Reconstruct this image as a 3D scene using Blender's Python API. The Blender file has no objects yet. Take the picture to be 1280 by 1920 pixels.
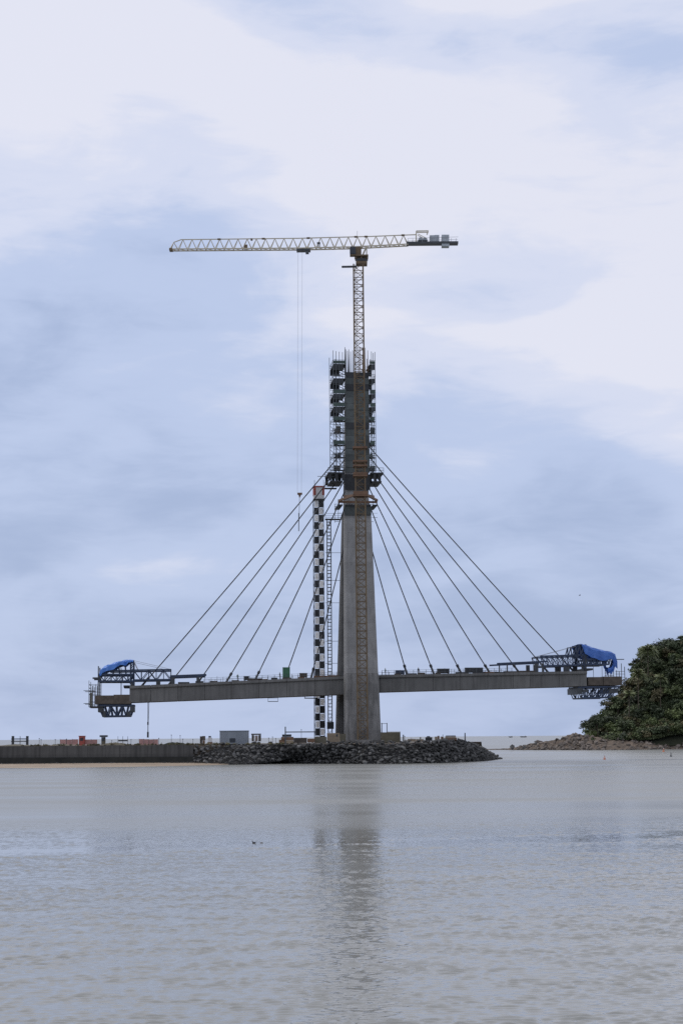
import bpy, bmesh, math, random
import numpy as np
from mathutils import Vector, Matrix

random.seed(7)
rng = np.random.default_rng(7)
scn = bpy.context.scene
R_ = math.radians

# ------------------------------------------------------------------ camera
FPX = 3200.0                       # focal length in pixels of the 1280 x 1920 photograph
CAM_H = 6.2
PITCH = math.atan(422 / FPX)
ROLL = R_(0.45)
cR = Vector((1, 0, 0)); cF = Vector((0, math.cos(PITCH), math.sin(PITCH))); cU = Vector((0, -math.sin(PITCH), math.cos(PITCH)))
cam_r = cR * math.cos(ROLL) - cU * math.sin(ROLL)
cam_u = cU * math.cos(ROLL) + cR * math.sin(ROLL)
CAM = Vector((0, 0, CAM_H))
cd = bpy.data.cameras.new('camera'); cam = bpy.data.objects.new('camera', cd)
scn.collection.objects.link(cam)
cd.sensor_fit = 'VERTICAL'; cd.sensor_height = 36; cd.lens = FPX * 36 / 1920
cd.clip_start = 0.5; cd.clip_end = 60000
m = Matrix.Identity(4)
for i in range(3):
    m[i][0] = cam_r[i]; m[i][1] = cam_u[i]; m[i][2] = -cF[i]; m[i][3] = CAM[i]
cam.matrix_world = m
scn.camera = cam

# ------------------------------------------------------------------ sky, sun, exposure
SUN_EL, SUN_AZ = R_(52), R_(-62)     # azimuth from +Y (view direction) towards +X; negative is left
world = bpy.data.worlds.new('World'); scn.world = world; world.use_nodes = True
wn, wl = world.node_tree.nodes, world.node_tree.links
wn.clear()
def WN(t, **k):
    n = wn.new(t)
    for a, b in k.items(): setattr(n, a, b)
    return n
w_out = WN('ShaderNodeOutputWorld'); w_bg = WN('ShaderNodeBackground'); w_bg.inputs['Strength'].default_value = 0.1
sky = WN('ShaderNodeTexSky', sky_type='NISHITA', sun_disc=False)
sky.sun_elevation = SUN_EL; sky.sun_rotation = SUN_AZ; sky.altitude = 5; sky.air_density = 1.0; sky.dust_density = 2.0
tc = WN('ShaderNodeTexCoord')
def w_noise(scale3, loc3, sc, det, rough, dist):
    mp = WN('ShaderNodeMapping'); mp.inputs['Scale'].default_value = scale3; mp.inputs['Location'].default_value = loc3
    nz = WN('ShaderNodeTexNoise'); nz.inputs['Scale'].default_value = sc; nz.inputs['Detail'].default_value = det
    nz.inputs['Roughness'].default_value = rough; nz.inputs['Distortion'].default_value = dist
    wl.new(tc.outputs['Generated'], mp.inputs['Vector']); wl.new(mp.outputs[0], nz.inputs['Vector'])
    return nz.outputs['Fac']
def w_math(op, a, b):
    n = WN('ShaderNodeMath', operation=op)
    for i, v in enumerate((a, b)):
        if isinstance(v, (int, float)): n.inputs[i].default_value = v
        else: wl.new(v, n.inputs[i])
    return n.outputs[0]
big = w_noise((1, 1, 2.3), (7.652, 13.321, -5.702), 3.6, 3.0, 0.45, 0.35)
mid = w_noise((1, 1, 2.6), (3.3, 1.7, 0.9), 10.0, 8.0, 0.52, 0.5)
fine = w_noise((1, 1, 4.5), (8.1, 2.2, 4.4), 30.0, 8.0, 0.6, 0.8)
sep = WN('ShaderNodeSeparateXYZ'); wl.new(tc.outputs['Generated'], sep.inputs[0])
elev = w_math('MULTIPLY', sep.outputs['Z'], 0.85)     # the cloud deck closes higher up
cov = w_math('ADD', w_math('ADD', w_math('MULTIPLY', big, 0.80), w_math('ADD', w_math('MULTIPLY', mid, 0.42), w_math('MULTIPLY', fine, 0.10))), elev)
cov = w_math('ADD', cov, 0.008)
ramp = WN('ShaderNodeValToRGB'); wl.new(cov, ramp.inputs['Fac'])
cr = ramp.color_ramp; cr.interpolation = 'EASE'
cr.elements[0].position = 0.58; cr.elements[0].color = (0.40, 0.49, 0.71, 1)
cr.elements[1].position = 1.0; cr.elements[1].color = (0.80, 0.815, 0.925, 1)
e = cr.elements.new(0.77); e.color = (0.52, 0.61, 0.835, 1)
e = cr.elements.new(0.91); e.color = (0.70, 0.745, 0.905, 1)
mul = WN('ShaderNodeMix', data_type='RGBA', blend_type='MULTIPLY'); mul.inputs['Factor'].default_value = 1.0
wl.new(ramp.outputs['Color'], mul.inputs['A']); mul.inputs['B'].default_value = (10, 10, 10, 1)
mix = WN('ShaderNodeMix', data_type='RGBA'); mix.inputs['Factor'].default_value = 0.93
wl.new(sky.outputs['Color'], mix.inputs['A']); wl.new(mul.outputs['Result'], mix.inputs['B'])
wl.new(mix.outputs['Result'], w_bg.inputs['Color']); wl.new(w_bg.outputs[0], w_out.inputs['Surface'])

sd = bpy.data.lights.new('sun', 'SUN'); sun = bpy.data.objects.new('sun', sd); scn.collection.objects.link(sun)
sd.energy = 1.1; sd.angle = R_(14); sd.color = (1.0, 0.95, 0.88)
sv = Vector((math.sin(SUN_AZ) * math.cos(SUN_EL), math.cos(SUN_AZ) * math.cos(SUN_EL), math.sin(SUN_EL)))
sun.rotation_euler = (-sv).to_track_quat('-Z', 'Y').to_euler()
sun.location = (-150, 300, 200)
scn.view_settings.view_transform = 'Standard'; scn.view_settings.look = 'None'
scn.view_settings.exposure = 0.0; scn.view_settings.gamma = 1.0; scn.view_settings.use_curve_mapping = False
scn.cycles.max_bounces = 6
scn.cycles.use_denoising = False; scn.cycles.use_adaptive_sampling = False

# ------------------------------------------------------------------ helpers: places
def ray(px, py):
    return cF + cam_r * ((px - 640) / FPX) + cam_u * ((960 - py) / FPX)
def at(px, py, Y):
    d = ray(px, py); return CAM + d * (Y / d.y)
def on_plane(px, py, z):
    d = ray(px, py); return CAM + d * ((z - CAM_H) / d.z)
THETA = R_(6.0)
UD = Vector((math.cos(THETA), math.sin(THETA), 0)); VD = Vector((-math.sin(THETA), math.cos(THETA), 0))
PD = 430.0
P0 = at(673, 1385, PD); P0.z = 0
def W(u, v, z): return P0 + UD * u + VD * v + Vector((0, 0, z))
def B(px, py, v=0.0):
    """pixel of the photograph -> (u, z) on the bridge's vertical plane at lateral offset v"""
    d = ray(px, py); t = (v - (CAM - P0).dot(VD)) / d.dot(VD); p = CAM + d * t
    return (p - P0).dot(UD), p.z
def BW(px, py, v=0.0):
    u, z = B(px, py, v); return W(u, v, z)

# ------------------------------------------------------------------ helpers: meshes
class MB:
    def __init__(s): s.v = []; s.f = []
    def add(s, vs, fs):
        o = len(s.v); s.v.extend([tuple(p) for p in vs]); s.f.extend([tuple(i + o for i in q) for q in fs]); return s
    def hexa(s, a, b):
        """a, b: two quads (lists of four points), facing each other"""
        return s.add(list(a) + list(b), [(3, 2, 1, 0), (4, 5, 6, 7), (0, 1, 5, 4), (1, 2, 6, 5), (2, 3, 7, 6), (3, 0, 4, 7)])
    def box(s, c, dx, dy, dz, ax=None, ay=None):
        ax = ax or UD; ay = ay or VD; az = Vector((0, 0, 1)); c = Vector(c)
        q = lambda k: [c + ax * (i * dx / 2) + ay * (j * dy / 2) + az * (k * dz / 2) for i, j in ((-1, -1), (1, -1), (1, 1), (-1, 1))]
        return s.hexa(q(-1), q(1))
    def bx(s, u0, u1, v0, v1, z0, z1):
        q = lambda z: [W(u0, v0, z), W(u1, v0, z), W(u1, v1, z), W(u0, v1, z)]
        return s.hexa(q(z0), q(z1))
    def bar(s, a, b, r, r2=None, n=4):
        a = Vector(a); b = Vector(b); d = b - a
        if d.length < 1e-6: return s
        d.normalize(); h = Vector((0, 0, 1)) if abs(d.z) < 0.9 else UD
        x = d.cross(h).normalized(); y = d.cross(x); r2 = r if r2 is None else r2
        k = 1.414 if n == 4 else 1.0; o = math.pi / n
        ring = lambda c, rr: [c + (x * math.cos(2 * math.pi * i / n + o) + y * math.sin(2 * math.pi * i / n + o)) * rr * k for i in range(n)]
        fs = [tuple(range(n))[::-1], tuple(range(n, 2 * n))] + [(i, (i + 1) % n, n + (i + 1) % n, n + i) for i in range(n)]
        return s.add(ring(a, r) + ring(b, r2), [tuple(reversed(q)) for q in fs])
    def line(s, pts, r, n=4):
        for a, b in zip(pts, pts[1:]): s.bar(a, b, r, n=n)
        return s
    def build(s, name, mat, parent=None, origin=None, smooth=False):
        me = bpy.data.meshes.new(name)
        if parent is not None: o3 = world_loc(parent)
        elif origin is not None: o3 = Vector(origin)
        else:
            xs = np.array(s.v); o3 = Vector((float((xs[:, 0].min() + xs[:, 0].max()) / 2), float((xs[:, 1].min() + xs[:, 1].max()) / 2), float(xs[:, 2].min())))
        me.from_pydata([(p[0] - o3.x, p[1] - o3.y, p[2] - o3.z) for p in s.v], [], s.f)
        bm = bmesh.new(); bm.from_mesh(me); bmesh.ops.recalc_face_normals(bm, faces=bm.faces); bm.to_mesh(me); bm.free()
        me.materials.append(mat)
        if smooth:
            for p in me.polygons: p.use_smooth = True
        return link(name, me, parent, o3)
def world_loc(o):
    p = Vector(o.location)
    while o.parent: o = o.parent; p += Vector(o.location)
    return p
def link(name, me, parent=None, loc=None):
    o = bpy.data.objects.new(name, me); scn.collection.objects.link(o)
    if parent is not None: o.parent = parent
    elif loc is not None: o.location = loc
    return o
def tag(o, label=None, cat=None, group=None, kind=None):
    if label: o['label'] = label
    if cat: o['category'] = cat
    if group: o['group'] = group
    if kind: o['kind'] = kind
    return o
def thing(name, loc, label, cat, group=None):
    o = bpy.data.objects.new(name, None); scn.collection.objects.link(o); o.location = loc; o.empty_display_size = 0.5
    return tag(o, label, cat, group)
def np_mesh(name, V, F, mat, smooth=False):
    """V (n,3), F (m,k) arrays"""
    me = bpy.data.meshes.new(name); k = F.shape[1]
    me.vertices.add(len(V)); me.vertices.foreach_set('co', V.astype(np.float32).ravel())
    me.loops.add(F.size); me.loops.foreach_set('vertex_index', F.astype(np.int32).ravel())
    me.polygons.add(len(F)); me.polygons.foreach_set('loop_start', np.arange(0, F.size, k, dtype=np.int32))
    me.polygons.foreach_set('loop_total', np.full(len(F), k, dtype=np.int32))
    me.update(calc_edges=True); me.validate()
    me.materials.append(mat)
    if smooth: me.polygons.foreach_set('use_smooth', np.ones(len(F), bool))
    return me

# ------------------------------------------------------------------ helpers: materials
def mat(name, col, rough=0.7, var=0.25, scale=1.0, bump=0.0, metal=0.0, stretch=(1, 1, 1), col2=None, detail=6, per_object=0.0, spec=0.5, mid2=None, bscale=None):
    M = bpy.data.materials.new(name); M.use_nodes = True
    n, l = M.node_tree.nodes, M.node_tree.links; p = n['Principled BSDF']
    p.inputs['Roughness'].default_value = rough; p.inputs['Metallic'].default_value = metal
    p.inputs['Specular IOR Level'].default_value = spec
    geo = n.new('ShaderNodeNewGeometry'); mp = n.new('ShaderNodeMapping'); mp.inputs['Scale'].default_value = stretch
    l.new(geo.outputs['Position'], mp.inputs['Vector'])
    nz = n.new('ShaderNodeTexNoise'); nz.inputs['Scale'].default_value = scale; nz.inputs['Detail'].default_value = detail; nz.inputs['Roughness'].default_value = 0.62
    l.new(mp.outputs[0], nz.inputs['Vector'])
    rp = n.new('ShaderNodeValToRGB'); rp.color_ramp.elements[0].position = 0.3; rp.color_ramp.elements[1].position = 0.7
    c2 = col2 or tuple(min(1, c * (1 + var)) for c in col); c1 = tuple(c * (1 - var) for c in col) if not col2 else col
    rp.color_ramp.elements[0].color = (*c1, 1); rp.color_ramp.elements[1].color = (*c2, 1)
    l.new(nz.outputs['Fac'], rp.inputs['Fac']); out = rp.outputs['Color']
    if per_object:
        oi = n.new('ShaderNodeObjectInfo'); mr = n.new('ShaderNodeMapRange'); mr.inputs['To Min'].default_value = 1 - per_object; mr.inputs['To Max'].default_value = 1 + per_object
        l.new(oi.outputs['Random'], mr.inputs['Value'])
        hs = n.new('ShaderNodeHueSaturation'); l.new(out, hs.inputs['Color']); l.new(mr.outputs[0], hs.inputs['Value']); out = hs.outputs['Color']
    l.new(out, p.inputs['Base Color'])
    if bump:
        nb = n.new('ShaderNodeTexNoise'); nb.inputs['Scale'].default_value = bscale or scale * 4; nb.inputs['Detail'].default_value = 8
        l.new(geo.outputs['Position'], nb.inputs['Vector'])
        bp = n.new('ShaderNodeBump'); bp.inputs['Strength'].default_value = 1.0; bp.inputs['Distance'].default_value = bump
        l.new(nb.outputs['Fac'], bp.inputs['Height']); l.new(bp.outputs[0], p.inputs['Normal'])
    return M

def concrete(name, base, streak_dark=0.55, lift=1.9, tint=(1, 1, 1), per_object=0.0):
    """cast concrete: blotches, vertical run-off streaks, pour joints"""
    M = bpy.data.materials.new(name); M.use_nodes = True
    n, l = M.node_tree.nodes, M.node_tree.links; p = n['Principled BSDF']; p.inputs['Roughness'].default_value = 0.85
    geo = n.new('ShaderNodeNewGeometry')
    def noise(stretch, sc, det=6, ro=0.6):
        mp = n.new('ShaderNodeMapping'); mp.inputs['Scale'].default_value = stretch; l.new(geo.outputs['Position'], mp.inputs['Vector'])
        z = n.new('ShaderNodeTexNoise'); z.inputs['Scale'].default_value = sc; z.inputs['Detail'].default_value = det; z.inputs['Roughness'].default_value = ro
        l.new(mp.outputs[0], z.inputs['Vector']); return z.outputs['Fac']
    def rampf(f, a, b, c0, c1):
        r = n.new('ShaderNodeMapRange'); r.clamp = True
        r.inputs['From Min'].default_value = a; r.inputs['From Max'].default_value = b; r.inputs['To Min'].default_value = c0; r.inputs['To Max'].default_value = c1
        l.new(f, r.inputs['Value']); return r.outputs[0]
    def mulv(a, b):
        q = n.new('ShaderNodeMath'); q.operation = 'MULTIPLY'; l.new(a, q.inputs[0]); l.new(b, q.inputs[1]); return q.outputs[0]
    blotch = rampf(noise((1, 1, 1), 0.22), 0.3, 0.7, 0.82, 1.15)
    streak = rampf(noise((1, 1, 0.035), 1.3, 5, 0.65), 0.36, 0.56, streak_dark, 1.0)
    fine = rampf(noise((1, 1, 1), 3.0), 0.3, 0.7, 0.93, 1.06)
    sp = n.new('ShaderNodeSeparateXYZ'); l.new(geo.outputs['Position'], sp.inputs[0])
    fr = n.new('ShaderNodeMath'); fr.operation = 'FRACT'; dv = n.new('ShaderNodeMath'); dv.operation = 'DIVIDE'; dv.inputs[1].default_value = lift
    l.new(sp.outputs['Z'], dv.inputs[0]); l.new(dv.outputs[0], fr.inputs[0])
    joint = rampf(fr.outputs[0], 0.0, 0.05, 0.80, 1.0)
    fl = n.new('ShaderNodeMath'); fl.operation = 'FLOOR'; l.new(dv.outputs[0], fl.inputs[0])
    wnz = n.new('ShaderNodeTexWhiteNoise'); wnz.noise_dimensions = '1D'; l.new(fl.outputs[0], wnz.inputs['W'])
    pour = rampf(wnz.outputs['Value'], 0, 1, 0.88, 1.08)
    if per_object:
        oi = n.new('ShaderNodeObjectInfo'); pour = mulv(pour, rampf(oi.outputs['Random'], 0, 1, 1 - per_object, 1 + per_object))
    f = mulv(mulv(mulv(blotch, streak), mulv(fine, joint)), pour)
    cm = n.new('ShaderNodeMix'); cm.data_type = 'RGBA'; cm.blend_type = 'MULTIPLY'; cm.inputs['Factor'].default_value = 1
    cm.inputs['A'].default_value = (*[base * t for t in tint], 1); l.new(f, cm.inputs['B']); l.new(cm.outputs['Result'], p.inputs['Base Color'])
    bp = n.new('ShaderNodeBump'); bp.inputs['Distance'].default_value = 0.02; l.new(fine, bp.inputs['Height']); l.new(bp.outputs[0], p.inputs['Normal'])
    return M

M = {}
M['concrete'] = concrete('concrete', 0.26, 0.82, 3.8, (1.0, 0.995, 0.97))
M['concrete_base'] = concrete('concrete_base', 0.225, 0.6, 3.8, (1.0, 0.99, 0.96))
M['concrete_rear'] = concrete('rear_leg_concrete', 0.15, 0.7, 3.8, (1.0, 0.985, 0.95))  # rear leg concrete, darker base colour than the front leg
M['deck'] = concrete('deck_concrete', 0.155, 0.75, 50, (1.0, 0.99, 0.95), 0.14)
M['green_formwork'] = mat('green_formwork', (0.07, 0.082, 0.08), 0.7, 0.3, 0.7, 0.02, per_object=0.3)
M['dark_formwork'] = mat('dark_formwork', (0.025, 0.028, 0.032), 0.7, 0.4, 0.6, per_object=0.3)
M['timber_form'] = mat('timber_form', (0.075, 0.062, 0.05), 0.8, 0.4, 0.8, per_object=0.25)
M['scaffold'] = mat('scaffold_steel', (0.10, 0.112, 0.118), 0.5, 0.3, 1.0, metal=0.5)
M['dark_steel'] = mat('dark_steel', (0.05, 0.055, 0.06), 0.5, 0.3, 1.0, metal=0.3)
M['net_green'] = mat('green_netting', (0.06, 0.088, 0.078), 0.8, 0.3, 1.0)
M['crane'] = mat('crane_paint', (0.42, 0.37, 0.27), 0.55, 0.2, 0.5, col2=(0.56, 0.51, 0.39))
M['crane_mast'] = mat('crane_mast_shaded', (0.095, 0.06, 0.03), 0.6, 0.3, 0.35, col2=(0.165, 0.115, 0.055))  # crane yellow with the mast's shadow painted into the colour
M['rust'] = mat('rusty_steel', (0.11, 0.06, 0.035), 0.75, 0.4, 0.8, col2=(0.19, 0.11, 0.065))
M['counterweight'] = mat('counterweight', (0.38, 0.41, 0.43), 0.8, 0.2, 0.8, per_object=0.1)
M['cable'] = mat('stay_sheath', (0.02, 0.022, 0.028), 0.45, 0.2, 1.0)
M['wire'] = mat('wire_rope', (0.30, 0.30, 0.31), 0.5, 0.2, 1.0)
M['navy'] = mat('navy_steel', (0.018, 0.035, 0.075), 0.5, 0.4, 0.6)
M['tarp'] = mat('blue_tarpaulin', (0.032, 0.10, 0.36), 0.4, 0.2, 0.5, 0.22, col2=(0.065, 0.18, 0.54), bscale=1.3)
M['tarp_bright'] = mat('bright_blue_tarpaulin', (0.05, 0.16, 0.52), 0.36, 0.2, 0.5, 0.2, col2=(0.10, 0.27, 0.70), bscale=1.3)
M['white_panel'] = mat('white_panel', (0.82, 0.82, 0.81), 0.5, 0.16, 0.9, per_object=0.13)
wp_ = M['white_panel'].node_tree; tr_ = wp_.nodes.new('ShaderNodeBsdfTranslucent'); tr_.inputs['Color'].default_value = (.9, .9, .9, 1); mx_ = wp_.nodes.new('ShaderNodeMixShader'); mx_.inputs[0].default_value = .55
wp_.links.new(wp_.nodes['Principled BSDF'].outputs[0], mx_.inputs[1]); wp_.links.new(tr_.outputs[0], mx_.inputs[2]); wp_.links.new(mx_.outputs[0], wp_.nodes['Material Output'].inputs['Surface'])
M['black_panel'] = mat('black_panel', (0.022, 0.024, 0.026), 0.5, 0.3, 0.6, per_object=0.3)
M['red_paint'] = mat('red_paint', (0.33, 0.07, 0.05), 0.5, 0.25, 0.9)
M['pink_screen'] = mat('faded_red_screen', (0.40, 0.23, 0.21), 0.8, 0.2, 0.9)
M['pale_panel'] = mat('pale_panel', (0.62, 0.62, 0.62), 0.6, 0.1, 0.9)
M['shed'] = mat('shed_sheet', (0.23, 0.26, 0.29), 0.5, 0.12, 0.5, stretch=(1, 1, .2))
M['glass'] = mat('dark_glass', (0.02, 0.024, 0.03), 0.12, 0.1, 1.0)
M['tan'] = mat('tan_block', (0.25, 0.20, 0.14), 0.85, 0.25, 0.7)
M['olive'] = mat('olive_block', (0.11, 0.10, 0.07), 0.85, 0.25, 0.8)
M['green_box'] = mat('green_paint', (0.035, 0.13, 0.07), 0.5, 0.2, 0.6)
M['orange'] = mat('orange_paint', (0.62, 0.16, 0.03), 0.5, 0.15, 0.8)
M['rock'] = mat('dark_granite', (0.036, 0.037, 0.037), 0.85, 0.4, 1.2, 0.05, col2=(0.15, 0.15, 0.145), per_object=0.45)
M['rubble'] = mat('small_rubble', (0.022, 0.022, 0.022), 0.9, 0.4, 1.8, 0.08, col2=(0.10, 0.10, 0.098), bscale=3)
M['shore_rock'] = mat('shore_rock', (0.075, 0.068, 0.06), 0.9, 0.3, 0.6, 0.08, col2=(0.19, 0.158, 0.132), per_object=0.4)
M['shore_ground'] = mat('shore_ground', (0.07, 0.055, 0.042), 0.95, 0.3, 0.25, 0.2, col2=(0.15, 0.115, 0.085))
M['dirt'] = mat('causeway_dirt', (0.10, 0.085, 0.065), 0.95, 0.3, 0.35, 0.1, col2=(0.20, 0.16, 0.12))
M['sand'] = mat('sand', (0.27, 0.215, 0.16), 0.9, 0.15, 0.12, 0.03, col2=(0.38, 0.31, 0.235))
M['quay'] = concrete('quay_concrete', 0.08, 0.6, 1.3, (1.0, 1.0, 0.96), 0.15)
M['quay_wet'] = mat('wet_algae_concrete', (0.018, 0.020, 0.019), 0.9, 0.3, 0.4, col2=(0.04, 0.04, 0.036), spec=.2)
M['hill'] = mat('hill_soil', (0.014, 0.020, 0.010), 0.95, 0.3, 0.2, 0.3, col2=(0.03, 0.034, 0.016))
M['bark'] = mat('bark', (0.10, 0.08, 0.06), 0.9, 0.3, 1.0)
M['skin'] = mat('skin', (0.30, 0.17, 0.11), 0.6, 0.05)
M['workwear'] = mat('dark_workwear', (0.03, 0.035, 0.05), 0.85, 0.2)
M['green_shirt'] = mat('green_workwear', (0.04, 0.11, 0.06), 0.85, 0.2)
M['helmet'] = mat('helmet', (0.7, 0.7, 0.66), 0.4, 0.05)
M['bird'] = mat('dark_feathers', (0.02, 0.02, 0.022), 0.7, 0.2)
def leaf_mat(name, a, b):
    X = mat(name, a, 0.55, 0.3, 0.16, col2=b, detail=5, spec=0.3)
    n, l = X.node_tree.nodes, X.node_tree.links; p = n['Principled BSDF']
    src = p.inputs['Base Color'].links[0].from_socket
    at_ = n.new('ShaderNodeAttribute'); at_.attribute_name = 'tone'
    mr = n.new('ShaderNodeMapRange'); mr.inputs['To Min'].default_value = 0.55; mr.inputs['To Max'].default_value = 1.5
    l.new(at_.outputs['Fac'], mr.inputs['Value'])
    hs = n.new('ShaderNodeHueSaturation'); l.new(src, hs.inputs['Color']); l.new(mr.outputs[0], hs.inputs['Value']); l.new(hs.outputs['Color'], p.inputs['Base Color'])
    return X
M['leaf_dark'] = leaf_mat('leaf_dark', (0.030, 0.042, 0.023), (0.060, 0.078, 0.038))
M['leaf_mid'] = leaf_mat('leaf_mid', (0.050, 0.068, 0.034), (0.10, 0.122, 0.056))
M['leaf_light'] = leaf_mat('leaf_light', (0.070, 0.10, 0.037), (0.13, 0.155, 0.062))
M['leaf_palm'] = mat('palm_leaf', (0.13, 0.165, 0.07), 0.5, 0.3, 0.3, col2=(0.24, 0.26, 0.125))
M['leaf_dry'] = leaf_mat('leaf_dry', (0.085, 0.085, 0.042), (0.16, 0.14, 0.075))

# ------------------------------------------------------------------ water
# wave field: an FFT of wind waves sampled on a mesh that is finest near the shore we stand on
def wave_tile(n, L, lam_min, lam_max, lam_peak, seed, spread=2.0, direction=1.57, width=.55, sharp=0.0):
    r = np.random.default_rng(seed); k = np.fft.fftfreq(n, L / n) * 2 * np.pi; KX, KY = np.meshgrid(k, k, indexing='ij'); K = np.hypot(KX, KY) + 1e-9; lam = 2 * np.pi / K
    band = np.exp(-(np.log(lam / lam_peak) / width) ** 2) * (lam > lam_min) * (lam < lam_max)
    ang = np.abs(np.cos(np.arctan2(KY, KX) - direction)) ** spread
    h = np.real(np.fft.ifft2(band * (ang + .06) / K ** .5 * (r.normal(size=(n, n)) + 1j * r.normal(size=(n, n)))))
    if sharp: h = h / h.std(); h = np.exp(sharp * np.clip(h, -3, 3)); h = h - h.mean()      # short steep crests, long flat troughs
    gx = np.gradient(h, L / n, axis=0); gy = np.gradient(h, L / n, axis=1); return h / np.sqrt((gx ** 2 + gy ** 2).mean())    # unit rms slope
def sample(tile, L, X, Y):
    n = tile.shape[0]; fx = (X / L % 1) * n; fy = (Y / L % 1) * n; i = np.floor(fx).astype(int) % n; j = np.floor(fy).astype(int) % n; a = fx % 1; b = fy % 1; i2 = (i + 1) % n; j2 = (j + 1) % n
    return tile[i, j] * (1 - a) * (1 - b) + tile[i2, j] * a * (1 - b) + tile[i, j2] * (1 - a) * b + tile[i2, j2] * a * b
def sstep(x, a, b): t = np.clip((x - a) / (b - a), 0, 1); return t * t * (3 - 2 * t)
WX, WY0, WY1 = 44.0, 28.0, 150.0
wy = [WY0]
while wy[-1] < WY1: wy.append(wy[-1] + .00155 * wy[-1])
wy[-1] = WY1; wy = np.array(wy)
GS_, GY_ = np.meshgrid(np.linspace(-1, 1, 620), wy, indexing='ij')
GX_ = GS_ * (.245 * GY_ + 4.0)                                   # the fine mesh widens with distance from the near shore
t1 = wave_tile(1024, 29.0, .12, 2.0, .33, 5, 4.0, 1.54, .35, 0); t2 = wave_tile(1024, 67.3, .3, 5.0, .8, 9, 2.5, 1.66); t3 = wave_tile(256, 300.0, 8, 120.0, 30.0, 4, 1.0, 1.57)
gust = sample(t3, 300.0, GX_ * .6, GY_ * 1.6); gust = gust / np.abs(gust).max()
cur = GY_ - .30 * GX_ - 102 + 1.6 * np.sin(GX_ * .17) + .9 * np.sin(GX_ * .41 + 1)       # distance from the calm current line
calm = .22 + .78 * sstep(np.abs(cur), .6, 5.5)
amp = calm * (1 - .35 * sstep(cur, 0, 10)) * (1 + .75 * gust)
amp = amp * (.7 + .6 * sstep(sample(t3, 300.0, GX_ * 5 + 40, GY_ * 9 + 11), -2, 2))
pc = on_plane(662, 1583, 0); chop = np.exp(-((GX_ - pc.x) / 2.3) ** 2 - ((GY_ - pc.y) / 1.1) ** 2)   # a small tide rip
H = amp * (.20 * sample(t1, 29.0, GX_, GY_) + .02 * sample(t2, 67.3, GX_, GY_)) + chop * .45 * sample(t1, 29.0, GX_ * 1.1, GY_ * 1.2)
edge = sstep(1 - np.abs(GS_), 0, .08) * sstep(GY_, WY0, WY0 + 4) * sstep(WY1 - GY_, 0, 34); H = H * edge
def water_material():
    X = bpy.data.materials.new('estuary_water'); X.use_nodes = True
    n, l = X.node_tree.nodes, X.node_tree.links; p = n['Principled BSDF']
    p.inputs['Base Color'].default_value = (0.236, 0.243, 0.23, 1); p.inputs['IOR'].default_value = 1.333
    geo = n.new('ShaderNodeNewGeometry'); sp = n.new('ShaderNodeSeparateXYZ'); l.new(geo.outputs['Position'], sp.inputs[0])
    def noise(stretch, sc, det, ro=0.55, rot=0.0):
        mp = n.new('ShaderNodeMapping'); mp.inputs['Scale'].default_value = stretch; mp.inputs['Rotation'].default_value = (0, 0, rot); l.new(geo.outputs['Position'], mp.inputs['Vector'])
        z = n.new('ShaderNodeTexNoise'); z.inputs['Scale'].default_value = sc; z.inputs['Detail'].default_value = det; z.inputs['Roughness'].default_value = ro
        l.new(mp.outputs[0], z.inputs['Vector']); return z.outputs['Fac']
    def mth(op, a, b):
        q = n.new('ShaderNodeMath'); q.operation = op
        for i, v in enumerate((a, b)):
            if isinstance(v, (int, float)): q.inputs[i].default_value = v
            else: l.new(v, q.inputs[i])
        return q.outputs[0]
    def rng_(f, a, b, c0, c1):
        r = n.new('ShaderNodeMapRange'); r.clamp = True; r.interpolation_type = 'SMOOTHSTEP'
        r.inputs['From Min'].default_value = a; r.inputs['From Max'].default_value = b; r.inputs['To Min'].default_value = c0; r.inputs['To Max'].default_value = c1
        l.new(f, r.inputs['Value']); return r.outputs[0]
    # waves too small for the mesh are carried by the roughness; calm streaks lie across the far water
    streak = noise((0.010, 0.055, 1), 1.0, 4.0, 0.55, 0.06)
    line = mth('SUBTRACT', mth('SUBTRACT', sp.outputs['Y'], mth('MULTIPLY', sp.outputs['X'], 0.30)), 102.0)
    far = rng_(line, 0.0, 60.0, 0.12, 0.33)
    slick = rng_(mth('ABSOLUTE', line, 0.0), 1.0, 6.0, 0.72, 1.0)
    ro = mth('MULTIPLY', mth('MULTIPLY', far, slick), rng_(streak, .3, .7, .7, 1.25)); l.new(ro, p.inputs['Roughness'])
    rip = noise((0.6, 1.0, 1), 7.0, 2.0, 0.5, 0.1)
    bp = n.new('ShaderNodeBump'); bp.inputs['Strength'].default_value = 1.0; bp.inputs['Distance'].default_value = 0.004
    l.new(rip, bp.inputs['Height']); l.new(bp.outputs[0], p.inputs['Normal'])
    return X
nxw, nyw = GX_.shape; Vw = np.stack([GX_.ravel(), GY_.ravel(), H.ravel()], 1); iw = np.arange(nxw * nyw).reshape(nxw, nyw)
Fw = np.stack([iw[:-1, :-1].ravel(), iw[1:, :-1].ravel(), iw[1:, 1:].ravel(), iw[:-1, 1:].ravel()], 1)
wa, wb = .245 * WY0 + 4.0, .245 * WY1 + 4.0; base_i = len(Vw)
extra = np.array([(-26000, -60, 0), (26000, -60, 0), (26000, 40000, 0), (-26000, 40000, 0), (-wa, WY0, 0), (wa, WY0, 0), (wb, WY1, 0), (-wb, WY1, 0)], float)
Fe = base_i + np.array([(0, 1, 5, 4), (1, 2, 6, 5), (2, 3, 7, 6), (3, 0, 4, 7)])
tag(link('water', np_mesh('water', np.concatenate([Vw, extra]), np.concatenate([Fw, Fe]), water_material(), True)), kind='structure')

# ------------------------------------------------------------------ causeway, beach, quay wall
TOPZ = 4.7
def hor_y(px): return 1382 - (px - 640) * math.tan(ROLL)
def toe(px, py): p = on_plane(px, py, 0.0); return p
xl = -320.0
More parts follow.
